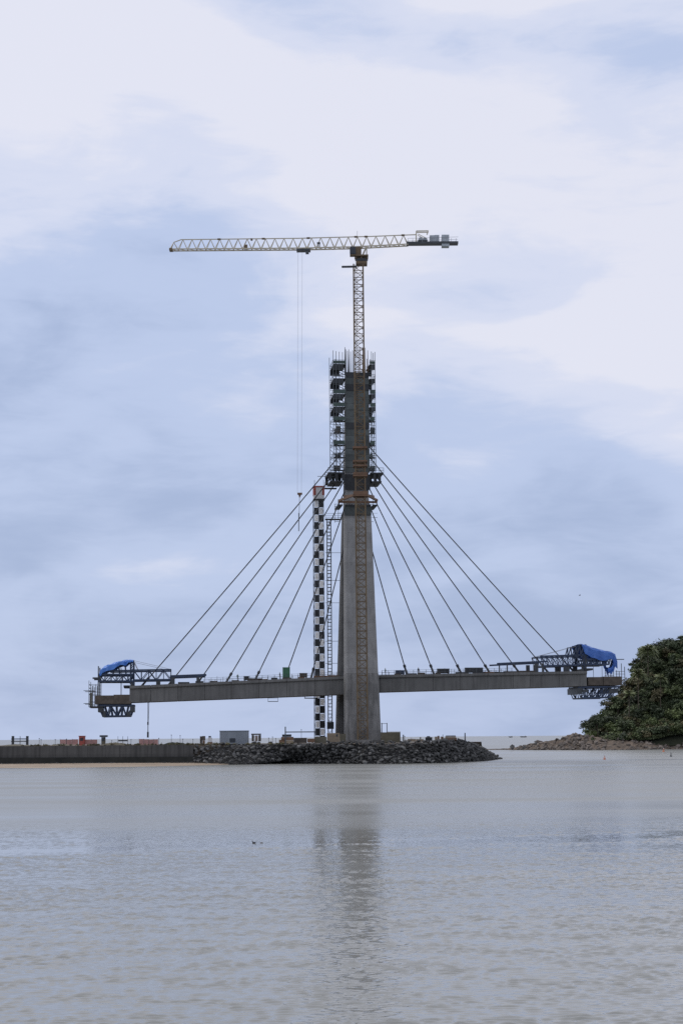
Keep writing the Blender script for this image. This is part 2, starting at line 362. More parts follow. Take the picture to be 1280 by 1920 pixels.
# causeway core: plan polygon, sloping sides
x360 = at(362, 1400, 405).x
toe_px = [(485, 1430.5), (530, 1431.5), (600, 1432), (680, 1432.5), (760, 1432), (830, 1430.5), (885, 1428), (918, 1426), (934, 1423.5)]
toes = [toe(*q) for q in toe_px]
core_out = [Vector((xl, 406, 0)), Vector((x360, 406.4, 0)), Vector((toes[0].x - 4, 408, 0))] + [t + Vector((0, 2.2, 0)) for t in toes[:-1]] + [toes[-1] + Vector((-2, 1, 0)), Vector((toes[-1].x - 4, 462, 0)), Vector((20, 475, 0)), Vector((xl, 475, 0))]
def inset(pts, d):
    n = len(pts); out = []
    for i in range(n):
        a, b, c = pts[i - 1], pts[i], pts[(i + 1) % n]
        e1 = (b - a).normalized(); e2 = (c - b).normalized()
        n1 = Vector((-e1.y, e1.x, 0)); n2 = Vector((-e2.y, e2.x, 0)); k = (n1 + n2); k = k / max(0.35, k.dot(n1))
        out.append(b + k * (d[i] if isinstance(d, (list, tuple)) else d))
    return out
core_d = [0.8, 0.8, 3.0] + [6.0] * (len(core_out) - 3); core_d[-1] = core_d[-2] = 5.0
core_top = inset(core_out, core_d)
nC = len(core_out)
cb = MB()
cb.add([p + Vector((0, 0, -1.0)) for p in core_out] + [Vector((p.x, p.y, TOPZ)) for p in core_top],
       [(i, (i + 1) % nC, nC + (i + 1) % nC, nC + i) for i in range(nC)] + [tuple(range(nC, 2 * nC))])
tag(cb.build('causeway', M['dirt'], origin=(-100, 430, 0)), kind='structure')

# sandy beach at the foot of the wall
shore = [(-60, 1440.5), (0, 1440), (80, 1440), (160, 1439), (250, 1437.5), (330, 1436), (400, 1434.5), (450, 1433), (487, 1431.2), (510, 1431.0)]
bs = MB(); vs = []; fs = []
for i, (px, py) in enumerate(shore):
    w_ = toe(px, py); jit = 0.8 * math.sin(i * 2.1)
    vs += [Vector((w_.x, w_.y - 6, -0.25)), Vector((w_.x, w_.y + jit * .3, 0.012)), Vector((w_.x * 1.02, (w_.y + 408) / 2, 0.30)), Vector((w_.x * 1.04, 408.5, 0.72))]
for i in range(len(shore) - 1):
    for k in range(3): fs.append((i * 4 + k, (i + 1) * 4 + k, (i + 1) * 4 + k + 1, i * 4 + k + 1))
bs.add(vs, fs); tag(bs.build('sand_beach', M['sand'], origin=(-60, 400, 0), smooth=True), kind='structure')

qt = thing('quay_wall', (-80, 405, 0), 'long low grey concrete quay wall behind the strip of sand', 'wall')
x = -150.0; k = 0
while x < x360 - 0.5:
    x1 = min(x + 7.5, x360)
    q = MB(); q.hexa([(x + .015, 405, 0.2), (x1 - .015, 405, 0.2), (x1 - .015, 405.9, 0.2), (x + .015, 405.9, 0.2)],
                     [(x + .015, 405.15, TOPZ - .05 + .05 * math.sin(k * 3.3)), (x1 - .015, 405.15, TOPZ - .05 + .05 * math.sin(k * 3.3)), (x1 - .015, 405.9, TOPZ - .05 + .05 * math.sin(k * 3.3)), (x + .015, 405.9, TOPZ - .05 + .05 * math.sin(k * 3.3))])
    q.v = [(a, b_ + (.05 * math.sin(k * 5.1)), c + (.10 * math.sin(k * 2.3 + a) if c > 2 else 0)) for a, b_, c in q.v]; q.build('wall_panel', M['quay'], qt)
    x = x1; k += 1
q = MB(); q.hexa([(-150, 404.55, 0.1), (x360 + 1, 404.55, 0.1), (x360 + 1, 404.99, 0.1), (-150, 404.99, 0.1)], [(-150, 404.8, 2.15), (x360 + 1, 404.8, 1.9), (x360 + 1, 405.01, 1.9), (-150, 405.01, 2.15)])
tag(q.build('footing', M['quay_wet'], qt), 'dark wet footing along the foot of the wall')

# ------------------------------------------------------------------ stones
def hull_stone(seed, flat=0.7):
    r = random.Random(seed); bm = bmesh.new()
    for i in range(15):
        d = Vector((r.gauss(0, 1), r.gauss(0, 1), r.gauss(0, 1))).normalized()
        s_ = r.uniform(0.82, 1.1); bm.verts.new((d.x * s_ * 0.55, d.y * s_ * 0.5, d.z * s_ * 0.5 * flat))
    res = bmesh.ops.convex_hull(bm, input=bm.verts)
    bmesh.ops.delete(bm, geom=[g for g in res['geom_interior'] if isinstance(g, bmesh.types.BMVert)], context='VERTS')
    me = bpy.data.meshes.new('stone'); bm.to_mesh(me); bm.free(); return me
def stone_set(mt, seed0, n=12, flat=0.75):
    out = []
    for i in range(n):
        me = hull_stone(seed0 + i, flat); me.materials.append(mt); out.append(me)
    return out
def place_stones(meshes, parent, spots, name='stone'):
    base = world_loc(parent)
    for i, (p, s) in enumerate(spots):
        o = bpy.data.objects.new(name, meshes[i % len(meshes)]); scn.collection.objects.link(o); o.parent = parent
        o.location = Vector(p) - base; o.scale = (s * random.uniform(.85, 1.3), s * random.uniform(.8, 1.1), s * random.uniform(.8, 1.1))
        o.rotation_euler = (random.uniform(-.5, .5), random.uniform(-.5, .5), random.uniform(0, 6.28))
def joined_stones(name, meshes, parent, spots, mt):
    Vs, Fs, off = [], [], 0; base = world_loc(parent); protos = []
    for me in meshes:
        V = np.array([v.co[:] for v in me.vertices]); F = np.array([p.vertices[:] for p in me.polygons]); protos.append((V, F))
    for i, (p, s) in enumerate(spots):
        V, F = protos[i % len(protos)]; a = random.uniform(0, 6.28); c, sn = math.cos(a), math.sin(a)
        Rm = np.array([[c, -sn, 0], [sn, c, 0], [0, 0, 1]])
        Vs.append((V * s) @ Rm.T + np.array(Vector(p) - base)); Fs.append(F + off); off += len(V)
    me = np_mesh(name, np.concatenate(Vs), np.concatenate(Fs), mt)
    o = link(name, me, parent); tag(o, kind='stuff'); return o
granite = stone_set(M['rock'], 100); rubble_ms = stone_set(M['rubble'], 130, 8)

def slope_spots(lo, hi, step_a, rows, smin, smax, jitter=0.5):
    """lo/hi: polylines (same count) for toe and crest; returns stones over the slope between"""
    out = []
    seg = [(lo[i + 1] - lo[i]).length for i in range(len(lo) - 1)]; total = sum(seg)
    for r in range(rows):
        t = (r + 0.5) / rows; d = random.uniform(0, step_a)
        while d < total:
            i = 0; dd = d
            while i < len(seg) - 1 and dd > seg[i]: dd -= seg[i]; i += 1
            f = min(1, dd / seg[i]); tt = min(1.02, max(-.02, t + random.uniform(-jitter, jitter) / rows))
            p = lo[i].lerp(lo[i + 1], f).lerp(hi[i].lerp(hi[i + 1], f), tt)
            s = random.uniform(smin, smax) * (1.25 if random.random() < 0.12 else 1)
            p = p + Vector((random.uniform(-.3, .3), random.uniform(-.4, .25), random.uniform(-.25, .2)))
            out.append((p, s)); d += step_a * random.uniform(0.75, 1.25)
    return out
# crest of the front mound, in pixels along the toe's stations
crest_px = [(497, 1425, 413), (548, 1399, 407), (612, 1391.5, 404), (690, 1390, 403), (765, 1390, 403), (825, 1388.5, 406), (862, 1388, 420), (884, 1393, 432), (908, 1408, 444)]
crest = [at(*q) for q in crest_px]
mt_ = thing('rock_mound', (0, 404, 0), 'big mound of dark broken rock around the foot of the pylon', 'rock mound')
core = MB(); loV = [t + Vector((0, 0.9, -0.4)) for t in toes]; hiV = [c + Vector((0, 0.9, -0.55)) for c in crest]
bkV = [Vector((c.x * .97 - .5, min(c.y + 12, 446) if i < 6 else c.y + 5, min(TOPZ + .3, c.z - .2))) for i, c in enumerate(hiV)]
nT = len(toes)
core.add(loV + hiV + bkV, [(i, i + 1, nT + i + 1, nT + i) for i in range(nT - 1)] + [(nT + i, nT + i + 1, 2 * nT + i + 1, 2 * nT + i) for i in range(nT - 1)])
tag(core.build('rubble_core', M['rubble'], mt_), kind='stuff')
spots = slope_spots(toes, crest, 1.0, 8, 0.6, 1.3)
spots += [(c.lerp(crest[i + 1], f) + Vector((random.uniform(-.3, .3), random.uniform(-.1, 2.0), random.uniform(-.35, .1))), random.uniform(.7, 1.2)) for i, c in enumerate(crest[:-1]) for f in (0.05, .3, .55, .8)]
# right shoulder, facing the channel
sh_lo = [toes[-1], toes[-1] + Vector((1.5, 5, 0)), toes[-1] + Vector((0, 14, 0))]; sh_hi = [crest[-1], crest[-2] + Vector((0, 5, 0)), crest[-3] + Vector((4, 14, -.3))]
spots += slope_spots(sh_lo, sh_hi, 1.5, 4, 0.9, 1.5)
random.shuffle(spots); spots.sort(key=lambda q: -q[1])
place_stones(granite, mt_, spots[:300])
small = slope_spots(toes, crest, 0.75, 10, 0.35, 0.8, 0.8)
joined_stones('rubble', rubble_ms, mt_, [(p + Vector((0, .25, -.1)), s) for p, s in small] + spots[300:], M['rock'])
# the older riprap that follows the quay wall
lo2 = [at(360, 1428, 404.5), at(400, 1428, 404), at(440, 1427.5, 404), at(480, 1427, 405), at(520, 1423, 408), at(560, 1412, 412)]
hi2 = [at(352, 1399, 407), at(400, 1395.5, 409), at(440, 1394, 410), at(480, 1393, 410.5), at(520, 1393, 411), at(600, 1393, 413)]
mt2 = thing('rock_revetment', (lo2[2].x, 406, 0), 'dark rock revetment between the quay wall and the big mound', 'rock revetment')
core = MB(); n2 = len(lo2)
core.add([p + Vector((0, .9, -.6)) for p in lo2] + [p + Vector((0, .9, -.5)) for p in hi2] + [Vector((p.x, p.y + 6, TOPZ + .05)) for p in hi2], [(i, i + 1, n2 + i + 1, n2 + i) for i in range(n2 - 1)] + [(n2 + i, n2 + i + 1, 2 * n2 + i + 1, 2 * n2 + i) for i in range(n2 - 1)])
tag(core.build('rubble_core', M['rubble'], mt2), kind='stuff')
sp2 = slope_spots(lo2, hi2, 1.1, 6, 0.65, 1.25)
place_stones(granite, mt2, sp2)
joined_stones('rubble', rubble_ms, mt2, [(p + Vector((0, .25, -.1)), s) for p, s in slope_spots(lo2, hi2, .8, 8, .35, .75, .8)], M['rock'])

# ------------------------------------------------------------------ pylon
LEG_W = 11.0
zf = TOPZ - 0.2
def leg_section(px_l, px_r, py, v, dv, ch):
    """octagon-cornered section from the pixel edges of the front face"""
    ul, z = B(px_l, py, v - dv / 2); ur, _ = B(px_r, py, v - dv / 2)
    return [(ul + ch, v - dv / 2), (ur - ch * .5, v - dv / 2), (ur, v - dv / 2 + ch * .5), (ur, v + dv / 2 - ch * .5), (ur - ch * .5, v + dv / 2), (ul + ch, v + dv / 2), (ul, v + dv / 2 - ch), (ul, v - dv / 2 + ch)], z
def loft(mb, secs):
    n = len(secs[0][0]); vs = []; fs = []
    for s_, z in secs: vs += [W(u, v, z) for u, v in s_]
    for k in range(len(secs) - 1):
        for i in range(n): fs.append((k * n + i, k * n + (i + 1) % n, (k + 1) * n + (i + 1) % n, (k + 1) * n + i))
    fs += [tuple(range(n))[::-1], tuple(range((len(secs) - 1) * n, len(secs) * n))]
    return mb.add(vs, fs)
def sec(uc, wu, vc, wv_, z, ch):
    ul, ur, a, b = uc - wu / 2, uc + wu / 2, vc - wv_ / 2, vc + wv_ / 2
    return [(ul + ch, a), (ur - ch * .6, a), (ur, a + ch * .6), (ur, b - ch * .6), (ur - ch * .6, b), (ul + ch, b), (ul, b - ch), (ul, a + ch)], z
z_join = B(670, 962, 0)[1]; z_deckline = B(680, 1263, -9)[1]; z_base = TOPZ - 0.3
uL0, _ = B(648, 1385, -13); uR0, _ = B(714.5, 1385, -13)
uL1, _ = B(645, 962, -2.5); uR1, _ = B(694.5, 962, -2.5)
W0, W1 = uR0 - uL0, uR1 - uL1; C0 = (uL0 + uR0) / 2; C1 = (uL1 + uR1) / 2
pyl = thing('bridge_pylon', W(0, 0, TOPZ), 'tall grey concrete pylon rising between the two half decks', 'pylon')
def leg_at(t, sgn, grow=0.0):
    z = z_base + (z_join - z_base) * t
    return sec(C0 + (C1 - C0) * t, W0 + (W1 - W0) * t + grow, sgn * (LEG_W + (1.9 - LEG_W) * t), 4.4 + (3.7 - 4.4) * t + grow, z, 0.42)
t_dk = (z_deckline - z_base) / (z_join - z_base)
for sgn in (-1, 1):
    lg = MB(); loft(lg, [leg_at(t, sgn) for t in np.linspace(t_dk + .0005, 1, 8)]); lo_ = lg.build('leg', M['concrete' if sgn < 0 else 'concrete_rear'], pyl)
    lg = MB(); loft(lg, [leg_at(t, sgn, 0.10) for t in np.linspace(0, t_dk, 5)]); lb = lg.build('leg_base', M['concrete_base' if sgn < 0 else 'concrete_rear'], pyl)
    if sgn < 0: tag(lo_, 'front leg, pale grey above the deck'); tag(lb, 'stained lower length of the front leg')
    ft = MB(); loft(ft, [sec(C0, W0 + 3.0, sgn * LEG_W, 7.5, TOPZ - .5, .3), sec(C0, W0 + 2.6, sgn * LEG_W, 7.2, TOPZ + (1.5 if sgn > 0 else .7), .3)]); ft.build('footing', M['concrete_base'], pyl)
z_top = B(668, 703, 0)[1]
ms = MB(); uA0 = B(645.5, 940, -2.8)[0]; uB0 = B(693, 940, -2.8)[0]; uA1 = B(648, 705, -2.8)[0]; uB1 = B(690.5, 705, -2.8)[0]
loft(ms, [sec((uA0 + uB0) / 2, uB0 - uA0 - .5, 0, 6.6, z_join + .003, .3), sec((uA1 + uB1) / 2, uB1 - uA1 - .5, 0, 5.4, z_top, .3)])
ms.build('mast', M['concrete'], pyl)
# cross beam under the deck
xb = MB(); xb.bx(C0 - 2.2, C0 + 2.2, -LEG_W + 3.4, LEG_W - 3.4, B(680, 1314, 0)[1], B(680, 1302, 0)[1] - .05); xb.build('cross_beam', M['concrete_base'], pyl)
# reinforcing bars sticking out of the unfinished top
for (px, top) in [(646.5, 651), (648, 655), (651, 658), (653.5, 655), (657, 659), (661, 657), (672, 655), (675, 653), (680, 653), (684, 652), (689, 657)]:
    u, z1 = B(px, top, -1.5); b_ = MB(); b_.bar(W(u, -1.5, z_top - .5), W(u, -1.5, z1), 0.10 if px not in (646.5, 653.5, 680) else .2, .06); b_.build('reinforcing_bar', M['rust'] if px > 665 else M['dark_steel'], pyl)

# ------------------------------------------------------------------ formwork and scaffolding round the mast
fw = thing('climbing_scaffold', W(0, 0, B(670, 890, 0)[1]), 'dark scaffold cage with green panels round the unfinished pylon top', 'scaffold')
def mast_half(z):
    t = (z - z_join) / (z_top - z_join); a = uA0 + (uA1 - uA0) * t; b = uB0 + (uB1 - uB0) * t; return a, b
ys = [698, 709, 721, 733, 745, 757, 769, 781, 793, 805, 817, 829, 841, 853, 865, 877, 886]
for i in range(len(ys) - 1):
    z1 = B(668, ys[i], -3.3)[1]; z0 = B(668, ys[i + 1], -3.3)[1] + .05; a, b = mast_half(z0)
    mm = 'green_formwork' if i not in (0, 2, 8) else 'dark_formwork'
    for (c, d) in ((a - .02, a + (b - a) * .49), (a + (b - a) * .51, b + .02)):
        p_ = MB(); p_.bx(c, d, -3.42 - .06 * (i % 3), -3.30 + .001 * i, z0, z1); p_.build('formwork_panel', M[mm], fw)
uSL = B(624.5, 760, -3.5)[0]; uSR = B(703.5, 760, -3.5)[0]
lev = [684, 711, 740, 764, 790, 812, 835, 858, 882]
zl = [B(668, y, -3.5)[1] for y in lev]
for i, z in enumerate(zl):
    a, b = mast_half(z)
    hvy = i < 4
    for side, (c, d) in (('l', (uSL, a - .1)), ('r', (b + .1, uSR))):
        if not hvy and side == 'r': d -= 0.25
        th = (1.35, 1.15, 1.0, 1.05)[i] if hvy else .22
        pf = MB(); pf.bx(c, d, -3.9, 3.9 if hvy else -2.6, z - .12, z + .1)
        pf.build('platform', M['dark_formwork'], fw)
        if hvy:   # toe boards and brackets under the platform
            for vv in (-3.95, 3.85):
                pb = MB(); pb.bx(c + (.0 if side == 'l' else .5), d - (.9 if side == 'l' else 0), vv, vv + .1, z - th, z - .125); pb.build('side_board', M['dark_formwork'], fw)
            for vv in (-2.6, 0, 2.6):
                pb = MB(); pb.bar(W(c if side == 'l' else d, vv, z - .2), W(d if side == 'l' else c, vv, z - 1.9), .07); pb.build('bracket', M['dark_steel'], fw)
        rl = MB(); o_ = c if side == 'l' else d
        for h in (.55, 1.1): rl.bar(W(o_, -3.9, z + h), W(o_, 3.9, z + h), .05)
        for vv in (-3.9, 3.9):
            for h in (.55, 1.1): rl.bar(W(c, vv, z + h), W(d, vv, z + h), .05)
        rl.build('guardrail', M['scaffold'], fw)
        if not hvy:
            rr_ = random.Random(i * 7 + (side == 'l'))
            for kk in range(3):
                w0 = c + (d - c) * rr_.uniform(0, .6); hh_ = rr_.uniform(.4, 1.6); bd = MB(); bd.bx(w0, min(d, w0 + rr_.uniform(.5, 1.3)), -3.85 + kk * 1.2, -3.75 + kk * 1.2, z + .11, z + .11 + hh_); bd.build('stacked_board', M[rr_.choice(['dark_formwork', 'timber_form', 'green_formwork'])], fw)
        if i in (0, 2, 3, 4, 6):  # green debris netting on part of the rails
            nn = MB(); nn.bx(c + .05, d - .05, -4.02, -3.98, z + .15, z + (1.05 if i else .9)); nn.build('debris_net', M['net_green'], fw)
for (px, v) in [(630.5, -3.9), (642.5, -3.9), (700.3, -3.9), (625, -3.9), (636.5, -3.9), (697, -3.9), (703.4, -3.9), (625, 3.9), (636.5, 3.9), (697, 3.9), (703.4, 3.9)]:
    u = B(px, 760, v)[0] if v < 0 else B(px - 1.5, 760, -3.9)[0]
    st = MB(); st.bar(W(u, v, zl[-1] - .3), W(u, v, zl[0] + 3.0 + (u % 1) * .7), .065); st.build('standard', M['scaffold'], fw)
for k in range(3, len(zl) - 1):
    br = MB(); a, b = mast_half(zl[k])
    for v in (-3.9, 3.9):
        br.bar(W(uSL, v, zl[k]), W(a - .2, v, zl[k + 1]), .05); br.bar(W(b + .2, v, zl[k + 1]), W(uSR - .2, v, zl[k]), .05)
    br.build('diagonal_brace', M['scaffold'], fw)
for k in range(len(zl) - 1):
    for f in (.36, .7):
        z = zl[k] + (zl[k + 1] - zl[k]) * f; a, b = mast_half(z); ld = MB()
        for v in (-3.9, 3.9): ld.bar(W(uSL, v, z), W(a - .1, v, z), .045); ld.bar(W(b + .1, v, z), W(uSR - .1, v, z), .045)
        tag(ld.build('ledger', M['scaffold'], fw), kind='stuff')
# working platform where the stays leave the mast
wp = thing('anchor_platform', W(0, 0, B(670, 905, 0)[1]), 'wide dark work platform under the scaffold cage at the stay anchorages', 'platform')
zA, zB = B(668, 904, -4)[1], B(668, 886, -4)[1]; u0, u1 = B(615, 890, -4)[0], B(718.5, 890, -4)[0]; a, b = mast_half(zA)
for (c, d) in ((u0, a - .15), (b + .15, u1)):
    q = MB(); q.bx(c, d, -4.4, 4.4, zB - .35, zB); q.build('upper_deck', M['dark_formwork'], wp)
    q = MB(); q.bx(c + .5, d - .5, -4.2, 4.2, zA, zA + .3); q.build('lower_deck', M['dark_formwork'], wp)
    for vv in (-4.3, 4.2):
        n_ = 5
        for k in range(n_):
            if (k + (c > 0)) % 2 == 0: q = MB(); q.bx(c + (d - c) * k / n_ + .05, c + (d - c) * (k + 1) / n_ - .03, vv, vv + .1, zA + .32, zB - .37); q.build('side_board', M['dark_formwork'], wp)
    q = MB()
    for vv in (-4.3, 4.3):
        for h in (.6, 1.2): q.bar(W(c, vv, zB + h), W(d, vv, zB + h), .05)
        for k in range(4): q.bar(W(c + (d - c) * k / 3, vv, zB), W(c + (d - c) * k / 3, vv, zB + 1.2), .05)
    q.build('guardrail', M['scaffold'], wp)
q = MB(); q.bx(a - .05, b + .05, -3.75, -3.45, zA - 1.9, zB - .4); q.build('front_form_and_shade', M['dark_formwork'], wp)
q = MB(); q.bar(W(u0 - 2.6, -3, zB - .9), W(u0 + 2, -3, zB - .9), .06); q.build('outrigger', M['scaffold'], wp)
# lower ring
wp2 = thing('lower_ring_platform', W(0, 0, B(670, 948, 0)[1]), 'narrow railed ring platform on the pylon just below the rusty struts', 'platform')
z1 = B(668, 946, -4)[1]; ua, ub = B(633, 946, -4)[0], B(707, 946, -4)[0]; a, b = uA0 - .5, uB0 + .5
for (c, d) in ((ua, a - .1), (b + .1, ub)):
    q = MB(); q.bx(c, d, -4.2, 4.2, z1 - .3, z1); q.build('platform', M['dark_formwork'], wp2)
    q = MB()
    for vv in (-4.15, 4.15):
        for h in (.6, 1.2): q.bar(W(c, vv, z1 + h), W(d, vv, z1 + h), .045)
        for uu in (c + .1, d - .1): q.bar(W(uu, vv, z1 - (3.6 if abs(uu) > abs(a) + .8 else 0)), W(uu, vv, z1 + 1.25), .05)
        q.bar(W(c, vv, z1 - 3.3), W(d, vv, z1 - 3.3), .05); q.bar(W(c, vv, z1 - 2.2), W(d, vv, z1 - 2.2), .03)
    q.build('guardrail', M['scaffold'], wp2)
q = MB(); q.bx(a + .4, b - .4, -4.6, -4.3, z1 - .5, z1 - .1); q.build('front_walkway', M['dark_formwork'], wp2)
q = MB(); q.bx(a + .3, b - .3, -4.28, -3.9, B(668, 966, -4)[1], z1 - .52); q.build('front_form_and_shade', M['green_formwork'], wp2)  # panel added for the dark shade just below the ring, no formwork here

# ------------------------------------------------------------------ deck
VH = 6.1
dk = thing('bridge_deck', W(0, 0, B(680, 1300, 0)[1]), 'grey concrete box girder deck cantilevering both ways from the pylon', 'bridge deck')
def deck_line(px, top=True):
    if px <= 677:
        t = (px - 243) / (640 - 243); y = (1286 + (1268 - 1286) * t) if top else (1317 + (1302 - 1317) * t)
    else:
        t = (px - 715) / (1100 - 715); y = (1265.5 + (1258 - 1265.5) * t) if top else (1297 + (1286 - 1297) * t)
    return B(px, y, -VH)
def deck_z(u, top=True):
    # interpolate from samples
    a = DECK_S[top]; return float(np.interp(u, a[0], a[1]))
DECK_S = {}
for tp in (True, False):
    s_ = [deck_line(px, tp) for px in (243, 340, 440, 540, 640, 715, 810, 910, 1010, 1100)]
    DECK_S[tp] = ([q[0] for q in s_], [q[1] for q in s_])
uDL, uDR = DECK_S[True][0][0], DECK_S[True][0][-1]
edges_px = [243, 283, 334, 384, 434, 486, 538, 590, 645, 713, 760, 812, 862, 914, 962, 994, 1048, 1100]
edges_u = [deck_line(px)[0] for px in edges_px]
for i in range(len(edges_u) - 1):
    a, b = edges_u[i] + .035, edges_u[i + 1] - .035
    sg = MB(); rows = []
    for u in (a, b):
        zt, zb = deck_z(u, True), deck_z(u, False)
        prof = [(-VH, zt), (VH, zt), (VH, zt - .62), (VH - .45, zt - .95), (VH - .62, zb), (-VH + .62, zb), (-VH + .45, zt - .95), (-VH, zt - .62)]
        rows.append([W(u, v, z) for v, z in prof])
    n = 8; sg.add(rows[0] + rows[1], [tuple(range(n)), tuple(range(n, 2 * n))[::-1]] + [(k, n + k, n + (k + 1) % n, (k + 1) % n) for k in range(n)])
    sg.build('girder_segment', M['deck'], dk)
# temporary edge rails, kerb clutter
for side in (-1, 1):
    for (a, b) in ((edges_u[3], edges_u[8] - .3), (edges_u[9] + .4, edges_u[14])):
        gr = MB(); u = a
        while u < b:
            z = deck_z(u); h = 1.15 + .25 * (random.random() < .12); gr.bar(W(u, side * (VH - .15), z), W(u, side * (VH - .15), z + h), .045); u += 1.55 * random.uniform(.85, 1.15)
        us = np.linspace(a, b, 8)
        for h in (.55, 1.08): gr.line([W(u, side * (VH - .15), deck_z(u) + h) for u in us], .028)
        tag(gr.build('guardrail', M['scaffold'], dk), kind='stuff')
for side in (-1,):
    u = edges_u[2]; k = 0
    while u < edges_u[15]:
        if not (edges_u[8] - 3 < u < edges_u[9] + 1):
            L = random.uniform(1.2, 4.0); kb = MB(); kb.bx(u, u + L, -VH + .25, -VH + .7, deck_z(u + L / 2) - .05, deck_z(u + L / 2) + random.uniform(.18, .5)); kb.build('kerb_form', M[random.choice(['timber_form', 'dark_formwork', 'timber_form', 'rust'])], dk)
        u += random.uniform(2.2, 5.5)

# ------------------------------------------------------------------ stay cables
leftx = [(290, 1252), (331, 1259), (380, 1261), (428, 1266), (480, 1265), (535, 1262), (584, 1261)]
rightx = [(1050, 1226), (1008, 1232), (963, 1242), (916, 1253), (863, 1254), (812, 1255), (762, 1257)]
topsR = [829, 847, 864, 882, 900, 925, 985]; topsL = [833, 851, 868, 886, 904, 928, 988]
ordn = ['longest and outermost', 'second', 'third', 'fourth', 'fifth', 'sixth', 'shortest and steepest']
def stay(px, py, topy, sidename, k):
    ue = B(px, py, 0)[0]; zt = deck_z(ue) + .35
    ut = (B(647.5, topy, 0)[0] + .9) if sidename == 'left' else (B(691, topy, 0)[0] - .9)
    z_t = B(670, topy, 0)[1]
    # aim so that the cable passes through the seen pixel and meets the deck on its own line
    us, zs = B(px, py, 0); dirv = Vector((us - ut, 0, zs - z_t)); tt = (zt - z_t) / dirv.z; ue = ut + dirv.x * tt
    A = W(ut, 0, z_t); E = W(ue, 0, zt - .9)
    lab = f'{ordn[k]} stay cable on the {sidename} of the pylon' if k in (0, 6) else f'{ordn[k]} stay cable inwards from the {sidename} end of the fan'
    t = thing('stay_cable', W(ue, 0, zt), lab, 'stay cable', 'stay cables fanning from the pylon')
    mb = MB(); n = 10; pts = []
    for i in range(n + 1):
        f = i / n; p = A.lerp(E, f); p = p + Vector((0, 0, -0.35 * 4 * f * (1 - f) * (A - E).length / 70)); pts.append(p)
    for p, q in zip(pts, pts[1:]): mb.bar(p, q, 0.135, n=6)
    mb.build('sheath', M['cable'], t, smooth=True)
    d = (A - E).normalized(); tb = MB(); tb.bar(E + d * .3, E + d * 3.0, .30, .24, n=8); tb.build('guide_pipe', M['dark_steel'], t)
    tb = MB(); tb.bar(E + d * 2.6, E + d * 3.3, .36, n=8); tb.build('collar', M['cable'], t)
    return t
for k in range(7):
    stay(*leftx[k], topsL[k], 'left', k); stay(*rightx[k], topsR[k], 'right', k)

# ------------------------------------------------------------------ form travellers (gantries at both deck ends)
def truss(chord, lace, top, bot, vs, n, rc, rl, cross=False, verts=True):
    """top, bot: ((u,z),(u,z)); one frame per lateral offset, tied across"""
    T = lambda f, e: (e[0][0] + (e[1][0] - e[0][0]) * f, e[0][1] + (e[1][1] - e[0][1]) * f)
    for v in vs:
        chord.bar(W(top[0][0], v, top[0][1]), W(top[1][0], v, top[1][1]), rc); chord.bar(W(bot[0][0], v, bot[0][1]), W(bot[1][0], v, bot[1][1]), rc)
        for i in range(n + 1):
            f = i / n; a = T(f, top); b = T(f, bot)
            if verts: lace.bar(W(a[0], v, a[1]), W(b[0], v, b[1]), rl)
            if i < n:
                a2 = T((i + 1) / n, top); b2 = T((i + 1) / n, bot)
                if cross or i % 2 == 0: lace.bar(W(a[0], v, a[1]), W(b2[0], v, b2[1]), rl)
                if cross or i % 2 == 1: lace.bar(W(b[0], v, b[1]), W(a2[0], v, a2[1]), rl)
    for i in range(n + 1):
        f = i / n; a = T(f, top); b = T(f, bot)
        for q in (a, b): lace.bar(W(q[0], vs[0], q[1]), W(q[0], vs[-1], q[1]), rl)
def LB(name, px0, px1, y0, y1, v0, v1, mt, parent):
    a, z1 = B(px0, y0, v0); b, z0 = B(px1, y1, v0); q = MB(); q.bx(a, b, v0, v1, z0, z1); return q.build(name, M[mt], parent)
VT = -5.0
def build_each(mb, name, mt, parent):
    for k in range(0, len(mb.v), 8):
        q = MB(); q.v = mb.v[k:k + 8]; q.f = [tuple(i - k for i in f) for f in mb.f if k <= f[0] < k + 8]; q.build(name, mt, parent)
def traveller(px, sgn, label):
    """px(x): maps the left gantry's pixel columns"""
    g = thing('form_traveller', BW((185 + 320) / 2 if sgn < 0 else 1085, 1277 if sgn < 0 else 1250, 0), label, 'form traveller', 'form travellers at the ends of the deck')
    return g
gl = traveller(None, -1, 'blue steel form traveller at the low left end of the deck')
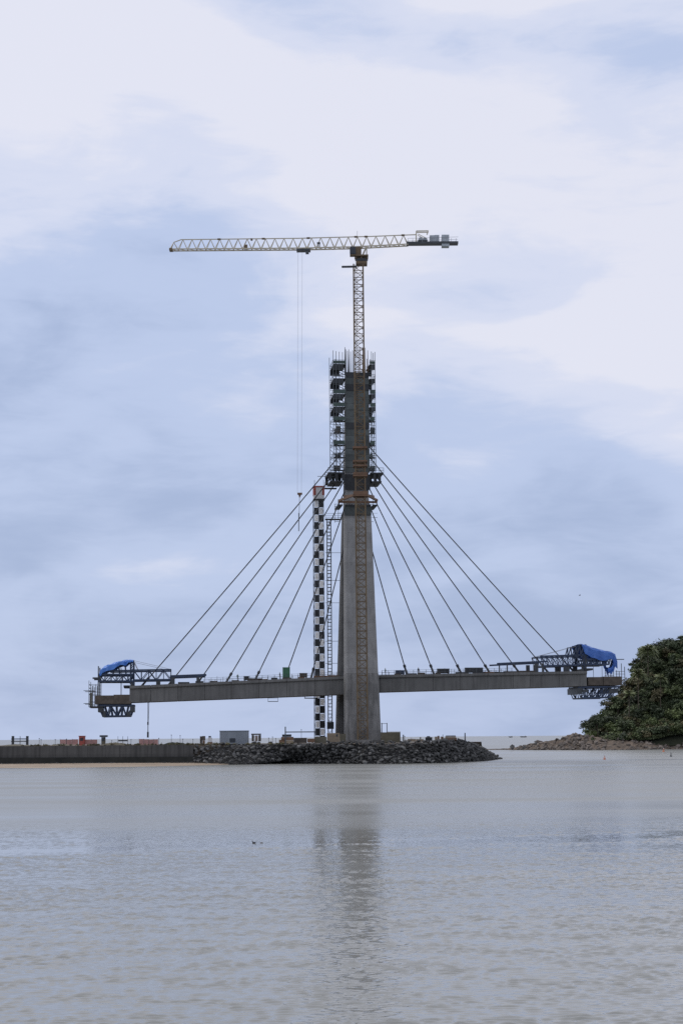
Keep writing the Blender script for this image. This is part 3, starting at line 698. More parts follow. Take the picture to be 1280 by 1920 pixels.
def build_left(g):
    Bq = lambda x, y: B(x, y, VT)
    c, l_ = MB(), MB(); truss(c, l_, (Bq(186, 1264.5), Bq(250, 1264.5)), (Bq(185, 1277), Bq(251, 1277)), (VT, 5.0), 6, .2, .10, verts=True)
    build_each(c, 'front_chord', M['navy'], g); l_.build('front_lacing', M['navy'], g)
    c, l_ = MB(), MB(); truss(c, l_, (Bq(251, 1256.5), Bq(321, 1255.5)), (Bq(251, 1275), Bq(321, 1274)), (VT, 5.0), 5, .18, .09)
    build_each(c, 'rear_chord', M['navy'], g); l_.build('rear_lacing', M['navy'], g)
    for v in (VT, 5.0):
        c = MB(); c.bar(W(*swap(Bq(205, 1257.5), v)), W(*swap(Bq(251, 1257), v)), .18)
        c.bar(W(*swap(Bq(187, 1259), v)), W(*swap(Bq(246, 1240), v)), .16)
        for x, yt in ((198, 1255), (210, 1251), (222, 1247), (234, 1243.5)): c.bar(W(*swap(Bq(x, yt), v)), W(*swap(Bq(x + 2, 1264), v)), .1)
        c.build('roof_frame', M['navy'], g)
    for (x0, x1, y0, y1) in ((244, 251.5, 1238, 1283),):
        for v in (VT - .1, 4.6):
            a, z1 = Bq(x0, y0); b, z0 = Bq(x1, y1); q = MB()
            q.bx(a, a + .28, v, v + .45, z0, z1); q.bx(b - .28, b, v, v + .45, z0, z1)
            for k in range(5): q.bar(W(a + .1, v + .2, z0 + (z1 - z0) * k / 5), W(b - .1, v + .2, z0 + (z1 - z0) * (k + 1) / 5), .09)
            q.build('tower_post', M['navy'], g)
    for v in (VT, 5.0): q = MB(); q.line([W(*swap(Bq(250, 1238.5), v)), W(*swap(Bq(296, 1249), v)), W(*swap(Bq(320, 1255), v))], .04); q.bar(W(*swap(Bq(251, 1239), v)), W(*swap(Bq(259, 1256), v)), .1); q.build('back_stay', M['wire'], g)
    for v in (VT - .2, 4.8):
        a, z = Bq(319, 1266); b, z2 = Bq(387, 1263.5); q = MB(); q.hexa([W(a, v, z - .55), W(b, v, z2 - .55), W(b, v + .4, z2 - .55), W(a, v + .4, z - .55)], [W(a, v, z), W(b, v, z2), W(b, v + .4, z2), W(a, v + .4, z)]); q.build('rail_beam', M['navy'], g)
        for x0, x1 in ((321, 328), (370, 374)):
            a, z = Bq(x0, 1267.5); b, _ = Bq(x1, 1267.5); q = MB(); q.bx(a, b, v + .03, v + .37, deck_z(a) - .05, z); q.build('rail_support', M['dark_steel'], g)
    for x0, x1 in ((245, 252), (293, 301)):
        a, z = Bq(x0, 1276); b, _ = Bq(x1, 1276)
        for v in (VT, 4.4): q = MB(); q.bx(a, b, v, v + .6, deck_z(max(a, uDL + .3)) - .03, z); q.build('bogie', M['dark_steel'], g)
    for x, y0, y1, r in ((185, 1249, 1308, .13), (187.5, 1262, 1306, .09), (227, 1250, 1304, .05), (247, 1280, 1312, .16)):
        for v in (VT, 4.9): u, z0 = Bq(x, y0); _, z1 = Bq(x, y1); q = MB(); q.bar(W(u, v, z0), W(u, v, z1), r); q.build('hanger', M['dark_steel'], g)
    a, z = Bq(174, 1271.5); b, _ = Bq(187, 1271.5)
    for v in (VT, 4.6): q = MB(); q.bx(a, b, v, v + .3, z - .2, z + .2); q.build('front_beam', M['dark_steel'], g)
    # hanging soffit form
    for (x0, x1, y0, y1) in ((178.5, 213, 1304, 1319.5), (213.4, 246, 1302.5, 1319.5)):
        LB('soffit_form', x0, x1, y0, y1, -5.5, 5.4, 'timber_form', g)
    LB('slab_lip', 232, 247, 1285, 1288.5, -5.6, 5.5, 'dark_formwork', g)
    c, l_ = MB(), MB(); truss(c, l_, (Bq(184, 1322.5), Bq(252, 1322.5)), (Bq(193, 1343), Bq(245, 1342)), (VT, 5.0), 6, .2, .15)
    build_each(c, 'bottom_chord', M['navy'], g); l_.build('bottom_lacing', M['navy'], g)
    for x0, x1, y0, y1 in ((184, 193, 1327, 1335), (244, 252.5, 1324, 1334.5), (193, 198.5, 1333, 1344), (238, 244.5, 1335, 1342.5)):
        LB('cross_girder', x0, x1, y0, y1, -5.3, 5.2, 'dark_steel', g)
    # access cage at the tip
    q = MB()
    for x, y0, y1 in ((167.5, 1276, 1326), (171, 1283, 1326), (175, 1286, 1326), (180, 1284, 1304), (185, 1282, 1326)):
        for v in (-5.4, 5.3): u, z0 = Bq(x, y0); _, z1 = Bq(x, y1); q.bar(W(u, v, z0), W(u, v, z1), .06)
    for y in (1283.5, 1290, 1296, 1302, 1316, 1321):
        for v in (-5.4, 5.3): a, z = Bq(167.5, y); b, _ = Bq(186, y); q.bar(W(a, v, z), W(b, v, z), .05)
        q.bar(W(a, -5.4, z), W(a, 5.3, z), .05)
    q.build('cage_rails', M['scaffold'], g)
    LB('cage_floor', 168, 194, 1324, 1326.5, -5.5, 5.4, 'dark_formwork', g)
    LB('cage_panel', 168.5, 173, 1299, 1324, -5.45, -5.3, 'olive', g)
    for y, x0, x1 in ((1295, 157, 177), (1319, 157, 172)):
        for v in (-4.5, 4.5): a, z = Bq(x0, y); b, _ = Bq(x1, y); q = MB(); q.bar(W(a, v, z), W(b, v, z), .07); q.build('outrigger', M['scaffold'], g)
def swap(p, v): return (p[0], v, p[1])
build_left(gl)

gr_ = traveller(None, 1, 'blue steel form traveller at the right deck end nearest the wooded hill')
def build_right(g):
    Bq = lambda x, y: B(x, y, VT)
    c, l_ = MB(), MB(); truss(c, l_, (Bq(1012, 1230.5), Bq(1101, 1227.5)), (Bq(1017, 1248.5), Bq(1101, 1246)), (VT, 5.0), 9, .18, .07, cross=True)
    build_each(c, 'rear_chord', M['navy'], g); l_.build('rear_lacing', M['navy'], g)
    c, l_ = MB(), MB(); truss(c, l_, (Bq(1101, 1236), Bq(1143, 1236)), (Bq(1101, 1246), Bq(1141, 1245.5)), (VT, 5.0), 7, .2, .12, cross=False)
    build_each(c, 'front_chord', M['navy'], g); l_.build('front_lacing', M['navy'], g)
    for v in (VT - .1, 4.6):
        q = MB()
        for (xa, ya, xb, yb) in ((1080, 1210.5, 1075, 1229), (1080, 1210.5, 1080.5, 1229), (1086, 1209, 1088, 1229), (1094, 1208.5, 1095, 1254), (1094, 1208.5, 1101, 1229), (1086, 1210, 1081, 1228), (1079, 1211.5, 1098, 1208.8), (1088, 1229, 1094, 1210)):
            q.bar(W(*swap(Bq(xa, ya), v)), W(*swap(Bq(xb, yb), v)), .12)
        q.build('tower_frame', M['navy'], g)
        a, z1 = Bq(1093, 1227); b, z0 = Bq(1099, 1256); q = MB(); q.bx(a, b, v + .03, v + .45, z0 - .2, z1); q.build('tower_post', M['dark_steel'], g)
    for v in (VT, 5.0): q = MB(); q.line([W(*swap(Bq(1012, 1229.5), v)), W(*swap(Bq(1040, 1222.5), v)), W(*swap(Bq(1080, 1211.5), v))], .04); q.build('back_stay', M['wire'], g)
    for v in (VT - .2, 4.8):
        a, z = Bq(931, 1243); b, z2 = Bq(1026, 1238.5); q = MB(); q.hexa([W(a, v, z - .4), W(b, v, z2 - .4), W(b, v + .4, z2 - .4), W(a, v + .4, z - .4)], [W(a, v, z), W(b, v, z2), W(b, v + .4, z2), W(a, v + .4, z)]); q.build('rail_beam', M['navy'], g)
        for x0, x1 in ((949, 951), (1001, 1008), (1015, 1019)):
            a, z = Bq(x0, 1244); b, _ = Bq(x1, 1244); q = MB(); q.bx(a, b, v + .03, v + .37, deck_z(a) - .05, z); q.build('rail_support', M['dark_steel'], g)
    for x0, x1 in ((1056, 1067), (1090, 1097)):
        a, z = Bq(x0, 1247); b, _ = Bq(x1, 1247)
        for v in (VT, 4.4): q = MB(); q.bx(a, b, v, v + .6, deck_z(a) - .03, z); q.build('bogie', M['dark_steel'], g)
    LB('slab_lip', 1096, 1111, 1253, 1256.5, -5.6, 5.5, 'dark_formwork', g)
    for (x0, x1, y0, y1) in ((1101.6, 1130, 1269.5, 1284.5), (1130.4, 1165, 1268.5, 1284.5)):
        LB('soffit_form', x0, x1, y0, y1, -5.5, 5.4, 'timber_form', g)
    c, l_ = MB(), MB(); truss(c, l_, (Bq(1083, 1288.5), Bq(1161, 1287.5)), (Bq(1091, 1308.5), Bq(1143, 1307.5)), (VT, 5.0), 10, .2, .1, cross=False)
    build_each(c, 'bottom_chord', M['navy'], g); l_.build('bottom_lacing', M['navy'], g)
    for x0, x1, y0, y1 in ((1081, 1091, 1290, 1301), (1091.3, 1101, 1292.5, 1297.5), (1141, 1158, 1291, 1299)):
        LB('cross_girder', x0, x1, y0, y1, -5.3, 5.2, 'dark_steel', g)
    for v in (-5.4, 5.3):
        q = MB()
        for x, y0, y1 in ((1163, 1244, 1286), (1169, 1250, 1286), (1154, 1257, 1270), (1159, 1259, 1270)): u, z0 = Bq(x, y0); _, z1 = Bq(x, y1); q.bar(W(u, v, z0), W(u, v, z1), .07)
        for y in (1259, 1264, 1270, 1278): a, z = Bq(1152, y); b, _ = Bq(1169, y); q.bar(W(a, v, z), W(b, v, z), .05)
        q.build('cage_rails', M['scaffold'], g)
    a, z = Bq(1150, 1236.2); b, _ = Bq(1170, 1236.2)
    for v in (-4.5, 4.5): q = MB(); q.bar(W(a, v, z), W(b, v, z), .1); q.build('front_beam', M['dark_steel'], g)
    for x, y0, y1 in ((1112, 1246, 1270), (1146, 1240, 1270)):
        for v in (VT + .4, 4.9): u, z0 = Bq(x, y0); _, z1 = Bq(x, y1); q = MB(); q.bar(W(u, v, z0), W(u, v, z1), .045); q.build('hanger', M['dark_steel'], g)
build_right(gr_)

# tarpaulins draped over the gantries
def tarp(name, label, prof, drop, v0, v1, seed, mt='tarp'):
    """prof: pixel polyline of the ridge; drop: metres the near and far side hang, per point"""
    r = random.Random(seed); top = [B(x, y, v0) for x, y in prof]
    n = 22; us = np.linspace(0, len(top) - 1, n); uu = np.interp(us, range(len(top)), [t[0] for t in top]); zz = np.interp(us, range(len(top)), [t[1] for t in top]); dd = np.interp(us, range(len(top)), drop)
    cross = [(-.0, 1.0), (.0, .72), (.0, .45), (.0, .2), (.03, .03), (.2, -.05), (.4, .02), (.6, -.04), (.8, .0), (.97, .03), (1.0, .3), (1.0, .65), (1.0, 1.0)]
    mb = MB(); vs = []; fs = []; m_ = len(cross)
    for i in range(n):
        for j, (fv, fd) in enumerate(cross):
            rip = .10 * math.sin(i * 1.3 + j * 2.1 + seed) + .07 * r.uniform(-1, 1)
            edge = .25 * math.sin(i * .9 + seed) * (1 if fd >= .99 else 0)
            side = (-1 if fv < .1 else 1) * (.22 * math.sin(i * 1.7 + seed) + .1 * math.sin(i * 3.1)) * (fd if fd > .1 else 0)
            vs.append(W(uu[i] + .05 * r.uniform(-1, 1), v0 + (v1 - v0) * fv + side, zz[i] - fd * dd[i] + rip + edge + (.16 * math.sin(math.pi * min(1, max(0, fv))) if fd < .1 else 0)))
    for i in range(n - 1):
        for j in range(m_ - 1): fs.append((i * m_ + j, (i + 1) * m_ + j, (i + 1) * m_ + j + 1, i * m_ + j + 1))
    mb.add(vs, fs); o = mb.build(name, M[mt])
    s_ = o.modifiers.new('thick', 'SOLIDIFY'); s_.thickness = .03
    return tag(o, label, 'tarpaulin', 'blue tarpaulins on the form travellers')
tarp('tarpaulin', 'bright blue tarpaulin sloping over the left form traveller', [(187, 1259.5), (191, 1253), (202, 1247), (216, 1242.5), (230, 1238.5), (240, 1236.8), (250, 1237.5)], [.9, 1.5, 1.45, 1.3, 1.1, .85, .5], -5.6, 5.4, 3, 'tarp_bright')
tarp('tarpaulin', 'dark blue tarpaulin sagging off the nose of the right form traveller', [(1090, 1207.5), (1096, 1208.5), (1108, 1213), (1122, 1217), (1136, 1220.5), (1147, 1222), (1153.5, 1227), (1156, 1236)], [.7, 2.0, 2.9, 2.7, 2.3, 2.2, 3.2, 2.6], -5.6, 5.4, 8)
tarp('tarpaulin', 'blue tarpaulin end hanging loose below the right form traveller', [(1139, 1252.5), (1143, 1253), (1147, 1250), (1151, 1237), (1155, 1237)], [.6, 1.4, 1.7, 2.2, 1.6], -5.2, -2.0, 5)

# ------------------------------------------------------------------ tower crane
VC = -15.6
yc = W(0, VC, 0).y
def CR(px, py, dy=0.0): p = at(px, py, crY); p.y += dy; return p
u_m, _ = B(679.6, 1380, VC); mast_b = W(u_m, VC, TOPZ); crY = mast_b.y
cr_t = thing('tower_crane', mast_b, 'yellow tower crane whose lattice mast climbs the front of the pylon', 'crane')
hw = 1.18
z_slew = at(676, 497, crY).z
z = TOPZ; nsec = 22; sh = (z_slew - TOPZ) / nsec
X_, Y_ = Vector((1, 0, 0)), Vector((0, 1, 0))
def mast_section(z0, z1, name, mt):
    q = MB(); c = Vector((mast_b.x, mast_b.y, 0))
    cs = [c + X_ * (i * hw) + Y_ * (j * hw) for i, j in ((-1, -1), (1, -1), (1, 1), (-1, 1))]
    for p in cs: q.box((p.x, p.y, (z0 + z1) / 2), .33, .33, z1 - z0 - .04, X_, Y_)
    nb = 3
    for k in range(nb):
        za = z0 + (z1 - z0) * k / nb; zb = z0 + (z1 - z0) * (k + 1) / nb
        for i in range(4):
            a, b = cs[i], cs[(i + 1) % 4]
            q.bar((a.x, a.y, za + .1), (b.x, b.y, za + .1), .07)
            if (k + i) % 2: a, b = b, a
            q.bar((a.x, a.y, za + .1), (b.x, b.y, zb + .1), .06)
    return q.build(name, mt, cr_t)
for k in range(nsec): mast_section(TOPZ + sh * k, TOPZ + sh * (k + 1), 'mast_section', M['crane_mast'])
q = MB(); q.bar((mast_b.x - hw + .35, mast_b.y - hw + .5, TOPZ), (mast_b.x - hw + .35, mast_b.y - hw + .5, z_slew), .05); q.bar((mast_b.x - hw + .75, mast_b.y - hw + .5, TOPZ), (mast_b.x - hw + .75, mast_b.y - hw + .5, z_slew), .05); q.build('ladder', M['crane_mast'], cr_t)
q = MB(); q.box((mast_b.x, mast_b.y, TOPZ + .4), 4.6, 4.6, .9, X_, Y_); q.build('base_block', M['concrete_base'], cr_t)
# slewing unit and cab
def CB(name, x0, x1, y0, y1, d0, d1, mt, parent=None):
    a = CR(x0, y1); b = CR(x1, y0); q = MB(); q.hexa([(a.x, crY + d0, a.z), (b.x, crY + d0, a.z), (b.x, crY + d1, a.z), (a.x, crY + d1, a.z)], [(a.x, crY + d0, b.z), (b.x, crY + d0, b.z), (b.x, crY + d1, b.z), (a.x, crY + d1, b.z)])
    return q.build(name, mt, parent or cr_t)
CB('mast_head', 667, 688, 492, 497, -1.4, 1.4, M['crane_mast'])
c0 = CR(677.5, 491.5); c1 = CR(677.5, 487); q = MB(); q.bar(c0, c1, 1.35, 1.5, n=20); q.build('slew_ring', M['dark_steel'], cr_t)
for sx in (667, 677, 688):
    for dy in (-1.1, 1.1): q = MB(); q.bar(CR(sx, 487, dy), CR(sx, 482, dy), .18); q.build('turret_post', M['crane_mast'], cr_t)
CB('slew_platform', 664.5, 690, 480.5, 483, -1.7, 1.7, M['crane_mast'])
CB('turret', 666, 677, 465, 480.4, -1.2, 1.2, M['crane_mast'])
q = MB(); q.bar(CR(687, 480, -1), CR(687, 463, -1), .12); q.bar(CR(687, 480, 1), CR(687, 463, 1), .12); q.bar(CR(679, 480, -1), CR(686, 464, -1), .1); q.bar(CR(679, 480, 1), CR(686, 464, 1), .1); q.build('turret_brace', M['crane'], cr_t)
# cab: rounded glazed box
cbm = bmesh.new(); bmesh.ops.create_cube(cbm, size=1.0)
bmesh.ops.bevel(cbm, geom=cbm.edges[:], offset=.22, segments=3, affect='EDGES', profile=.6)
me = bpy.data.meshes.new('cab'); cbm.to_mesh(me); cbm.free(); me.materials.append(M['glass'])
cc = CR(661, 473.5, -1.2); o = link('cab', me, cr_t); o.location = cc - mast_b; o.scale = (1.5, 1.5, 2.2)
q = MB(); a = CR(655.8, 482, -1.2); b = CR(666, 482, -1.2); q.box(((a.x + b.x) / 2, a.y, a.z), abs(b.x - a.x), 1.7, .18, X_, Y_); q.build('cab_floor', M['crane_mast'], cr_t)
q = MB()
for dy in (-1.5, -.6): q.bar(CR(641, 502.5, dy), CR(668, 502, dy), .12)
q.bar(CR(641, 502.5, -1.5), CR(641, 502.5, -.6), .1); q.build('gangway', M['dark_steel'], cr_t)
# jib: two bottom chords, one top chord, zigzag lacing
botL = [(319, 468.5), (560, 466.5), (665, 464)]; botR = [(665, 464), (765, 459.5)]
def lerp_line(pts, x):
    for (xa, ya), (xb, yb) in zip(pts, pts[1:]):
        if x <= xb: return ya + (yb - ya) * (x - xa) / (xb - xa)
    return pts[-1][1]
bot = [(319, 468.8), (560, 467), (665, 464.5), (765, 459.3)]
topc = [(326, 454.5), (340, 449.3), (560, 446.8), (666, 444), (690, 443.5), (765, 440.5), (780, 440)]
q = MB()
for dy in (-.85, .85): q.line([CR(x, y, dy) for x, y in bot], .13)
q.build('bottom_chord', M['crane'], cr_t)
q = MB(); q.line([CR(x, y) for x, y in topc], .105); q.line([CR(319.5, 467), CR(326, 454.5)], .08); q.build('top_chord', M['crane'], cr_t)
xs = np.arange(326, 765, 17.2); q = MB(); qb = MB()
for i, x in enumerate(xs):
    yt = lerp_line(topc, x)
    for dx in (-8.6, 8.6):
        xx = max(319.5, min(765, x + dx)); yb = lerp_line(bot, xx)
        for dy in (-.85, .85): q.bar(CR(x, yt), CR(xx, yb, dy), .062)
    xa, xb = max(319.5, x - 8.6), min(765, x + 8.6)
    qb.bar(CR(xa, lerp_line(bot, xa), -.85), CR(xa, lerp_line(bot, xa), .85), .07); qb.bar(CR(xa, lerp_line(bot, xa), -.85), CR(xb, lerp_line(bot, xb), .85), .06)
q.build('lacing', M['crane'], cr_t); qb.build('floor_lacing', M['crane'], cr_t)
CB('jib_tip', 318, 324, 466.8, 470.5, -1.0, 1.0, M['crane_mast'])
for (x0, x1, y0, y1, mt) in ((457.5, 464, 459.5, 467, 'crane_mast'), (470, 473.5, 447.8, 450.5, 'crane_mast'), (594, 600.5, 455, 464.5, 'pale_panel'), (595, 600, 455.3, 458.6, 'glass')):
    CB('jib_box', x0, x1, y0, y1, -.5 if mt != 'glass' else -.62, .5 if mt != 'glass' else -.52, M[mt])
for x in (411, 494, 578, 667, 686, 755): 
    CB('chord_joint', x - 3, x + 3, lerp_line(topc, x) - 1.2, lerp_line(topc, x) + 1.4, -.25, .25, M['crane_mast'])
q = MB(); q.bar(CR(669.5, 444), CR(669.5, 433), .04); q.build('anemometer_mast', M['wire'], cr_t)
# counter jib
CB('counter_jib_deck', 762, 858, 454.5, 459, -1.1, 1.1, M['dark_steel'])
q = MB()
for dy in (-1.1, 1.1):
    for x in range(764, 859, 9): q.bar(CR(x, 456, dy), CR(x, 449, dy), .035)
    q.line([CR(764, 449.3, dy), CR(858, 446.5, dy)], .03)
q.build('counter_jib_rail', M['wire'], cr_t)
for k, (x0, x1, y0, y1) in enumerate(((805, 813.6, 443, 455), (814, 822.5, 442.5, 455), (827.5, 834, 442, 463.5), (834.4, 841, 442, 463.5))):
    CB('counterweight', x0, x1, y0, y1, -.95, .95, M['counterweight'])
CB('winch_bed', 783, 801, 451.5, 454.4, -.9, .9, M['dark_steel'])
q = MB(); q.bar(CR(788, 450, -.7), CR(788, 450, .7), .55, n=14); q.bar(CR(796, 449.5, -.5), CR(796, 449.5, .5), .5, n=14); q.build('winch', M['counterweight'], cr_t)
q = MB()
for dy in (-.6, .6): q.line([CR(779.5, 455, dy), CR(780, 434.5, dy), CR(802, 434, dy), CR(800, 439, dy)], .11); q.bar(CR(783, 440, dy), CR(799, 448, dy), .07)
q.bar(CR(780, 434.5, -.6), CR(780, 434.5, .6), .1); q.bar(CR(802, 434, -.6), CR(802, 434, .6), .1); q.build('service_frame', M['crane'], cr_t)
# trolley, ropes, hook
CB('trolley', 556, 582, 468.2, 471.5, -1.0, 1.0, M['dark_steel']); CB('trolley_cage', 573, 579, 471.6, 476.5, -.9, .2, M['dark_steel'])
q = MB()
for (xa, xb) in ((558.5, 557.5), (566.5, 566)): q.bar(CR(xa, 471), CR(xb if xa < 560 else 565, 924), .022)
q.build('hoist_rope', M['wire'], cr_t)
hb = CB('hook_block', 557.5, 566.5, 924, 927.5, -.35, .35, M['rust'])
q = MB(); q.bar(CR(562, 927.5), CR(561.5, 933), .35, .1, n=8); q.build('hook', M['rust'], cr_t)
q = MB(); q.bar(CR(561.5, 933), CR(560, 995), .05); q.bar(CR(560, 962), CR(560, 996), .085); q.build('sling', M['dark_steel'], cr_t)

# rusty ties holding the crane mast to the pylon
tie = thing('crane_tie', (mast_b.x, mast_b.y, B(677, 944, VC)[1]), 'rusty collar frames and struts tying the crane mast to the pylon', 'crane tie')
def collar(y, th, name='collar'):
    zc = at(677, y, crY).z; q = MB(); r = hw + .42
    for (sx, sy, lx, ly) in ((0, -1, 2 * r + .3, .3), (0, 1, 2 * r + .3, .3), (-1, 0, .3, 2 * r - .31), (1, 0, .3, 2 * r - .31)):
        q.box((mast_b.x + sx * r, mast_b.y + sy * r, zc), lx, ly, th, X_, Y_)
    q.build(name, M['rust'], tie)
for y in (840.5, 866, 874.5, 889, 893): collar(y, .42)
collar(926, .9); collar(930.5, .35)
zc = at(677, 926, crY).z - .1; r = hw + .42
for (xa, xb, yb) in ((-r, 636, 938.5), (-r, 645, 931), (r, 706.5, 938), (r, 700, 931)):
    ub, zb = B(xb, yb, -4.6); q = MB(); q.bar((mast_b.x + xa, mast_b.y + r, zc), W(ub, -4.6, zb), .24); q.build('strut', M['rust'], tie)
q = MB(); ua, zb = B(634, 940, -4.7); ub, _ = B(707, 940, -4.7); q.bx(ua, ub, -4.95, -4.62, zb - .4, zb + .1); q.build('wall_beam', M['rust'], tie)

# ------------------------------------------------------------------ checkered stair tower and hoist mast behind the deck
VS = 9.6
uc0, _ = B(590.5, 1375, VS); uc1, _ = B(609.5, 1375, VS); zt_, zb_ = B(599, 938, VS)[1], TOPZ
st = thing('stair_tower', W((uc0 + uc1) / 2, VS + 1.2, TOPZ), 'slender stair tower clad in black and white checkered panels', 'stair tower')
wS = uc1 - uc0; nrow = 33; hh = (zt_ - zb_) / nrow
for r_i in range(nrow):
    z0, z1 = zb_ + hh * r_i, zb_ + hh * (r_i + 1)
    for c_i in range(2):
        white = (r_i + c_i) % 2 == 0
        a = uc0 + .1 + (wS / 2 - .1) * c_i; b = a + wS / 2 - .1
        q = MB(); ins = .10 if white else .01
        q.bx(a + ins, b - ins, VS - .03 - random.uniform(0, .03), VS, z0 + ins * 1.2, z1 - ins * 1.2); q.build('panel', M['white_panel' if white else 'black_panel'], st)
    for uu in (uc0, uc1):
        q = MB(); q.bar(W(uu, VS + .06, z0), W(uu, VS + 2.34, z1), .04); q.build('side_brace', M['dark_steel'], st)
for uu in (uc0 + .02, uc1 - .02, (uc0 + uc1) / 2):
    for vv in (VS + .06, VS + 2.34): q = MB(); q.bar(W(uu, vv, zb_), W(uu, vv, zt_), .055); q.build('post', M['dark_steel'], st)
# red and white cabin on top
cabz0, cabz1 = zt_ + .02, B(598, 911, VS)[1]; ua, ub = B(587.5, 925, VS)[0], B(608.5, 925, VS)[0]
q = MB(); q.bx(ua, ub, VS - .3, VS + 2.6, cabz0, cabz0 + .35); cf = q.build('cabin_floor', M['black_panel'], st)
q = MB(); q.bx(ua + .1, ub - .1, VS - .15, VS + 2.5, cabz0 + .36, cabz0 + 1.3); q.build('cabin_skirt', M['pale_panel'], st)
for (a, b, mt) in ((ua + .05, ua + .62, 'red_paint'), (ua + .66, ua + 1.1, 'pale_panel'), (ua + 1.14, ub - 1.14, 'pale_panel'), (ub - 1.1, ub - .66, 'pale_panel'), (ub - .62, ub - .05, 'red_paint')):
    q = MB(); q.bx(a, b, VS - .1, VS + 2.45, cabz0 + 1.32, cabz1 - .35); q.build('cabin_panel', M[mt], st)
q = MB(); q.bx(ua - .05, ub + .05, VS - .2, VS + 2.6, cabz1 - .34, cabz1); q.build('cabin_roof', M['red_paint'], st)
q = MB()
for px in (589.5, 606.5): u, z = B(px, 900, VS); q.bar(W(u, VS, cabz1), W(u, VS, z), .05)
q.build('cabin_mast', M['scaffold'], st)
# lattice hoist mast
hm = thing('hoist_mast', W(B(618.5, 1370, VS)[0], VS, TOPZ), 'thin ladder like hoist mast between checkered tower and pylon', 'hoist mast')
ul, ur = B(615.6, 1370, VS)[0], B(623.0, 1370, VS)[0]; hz1 = B(617, 972, VS)[1]; z = TOPZ + .1; sg = (hz1 - z) / 32
for k in range(32):
    q = MB(); z0 = z + sg * k; z1 = z0 + sg - .02
    for uu in (ul, ur):
        for vv in (VS, VS + .9): q.bar(W(uu, vv, z0), W(uu, vv, z1), .075)
    for zz_ in (z0 + .05, z0 + sg / 2):
        q.bar(W(ul, VS, zz_), W(ur, VS, zz_), .06 if zz_ > z0 + .1 else .1); q.bar(W(ul, VS + .9, zz_), W(ur, VS + .9, zz_), .06)
    if k % 2: q.bar(W(ul, VS, z0), W(ur, VS, z1), .04)
    q.build('mast_section', M['scaffold'], hm)
for y in (1036, 1088, 1130, 1202, 1243.5):
    u0 = B(610, y, VS)[0]; u1, zz_ = B(639, y, VS); q = MB(); q.bar(W(u0, VS + .5, zz_), W(u1 + 1.0, VS + .5, zz_), .05); q.build('wall_tie', M['scaffold'], hm)
for y, x0, x1 in ((973.5, 610, 640), (915.5, 609, 631)):
    u0 = B(x0, y, VS)[0]; u1, zz_ = B(x1, y, VS); q = MB(); q.bx(u0, u1, VS - .1, VS + 1.4, zz_ - .12, zz_ + .12); q.build('landing', M['dark_formwork'], hm)
    q = MB()
    for h in (.5, 1.0, 1.5): q.bar(W(u0, VS, zz_ + h), W(u1, VS, zz_ + h), .035)
    for f in (0, .5, 1): q.bar(W(u0 + (u1 - u0) * f, VS, zz_), W(u0 + (u1 - u0) * f, VS, zz_ + 1.5), .035)
    q.build('landing_rail', M['scaffold'], hm)
LBq = B(617, 1358, VS); q = MB(); q.bx(ul - .25, ur + .35, VS - .3, VS + 1.3, LBq[1] - 1.2, LBq[1] + .6); q.build('hoist_car', M['dark_steel'], hm)

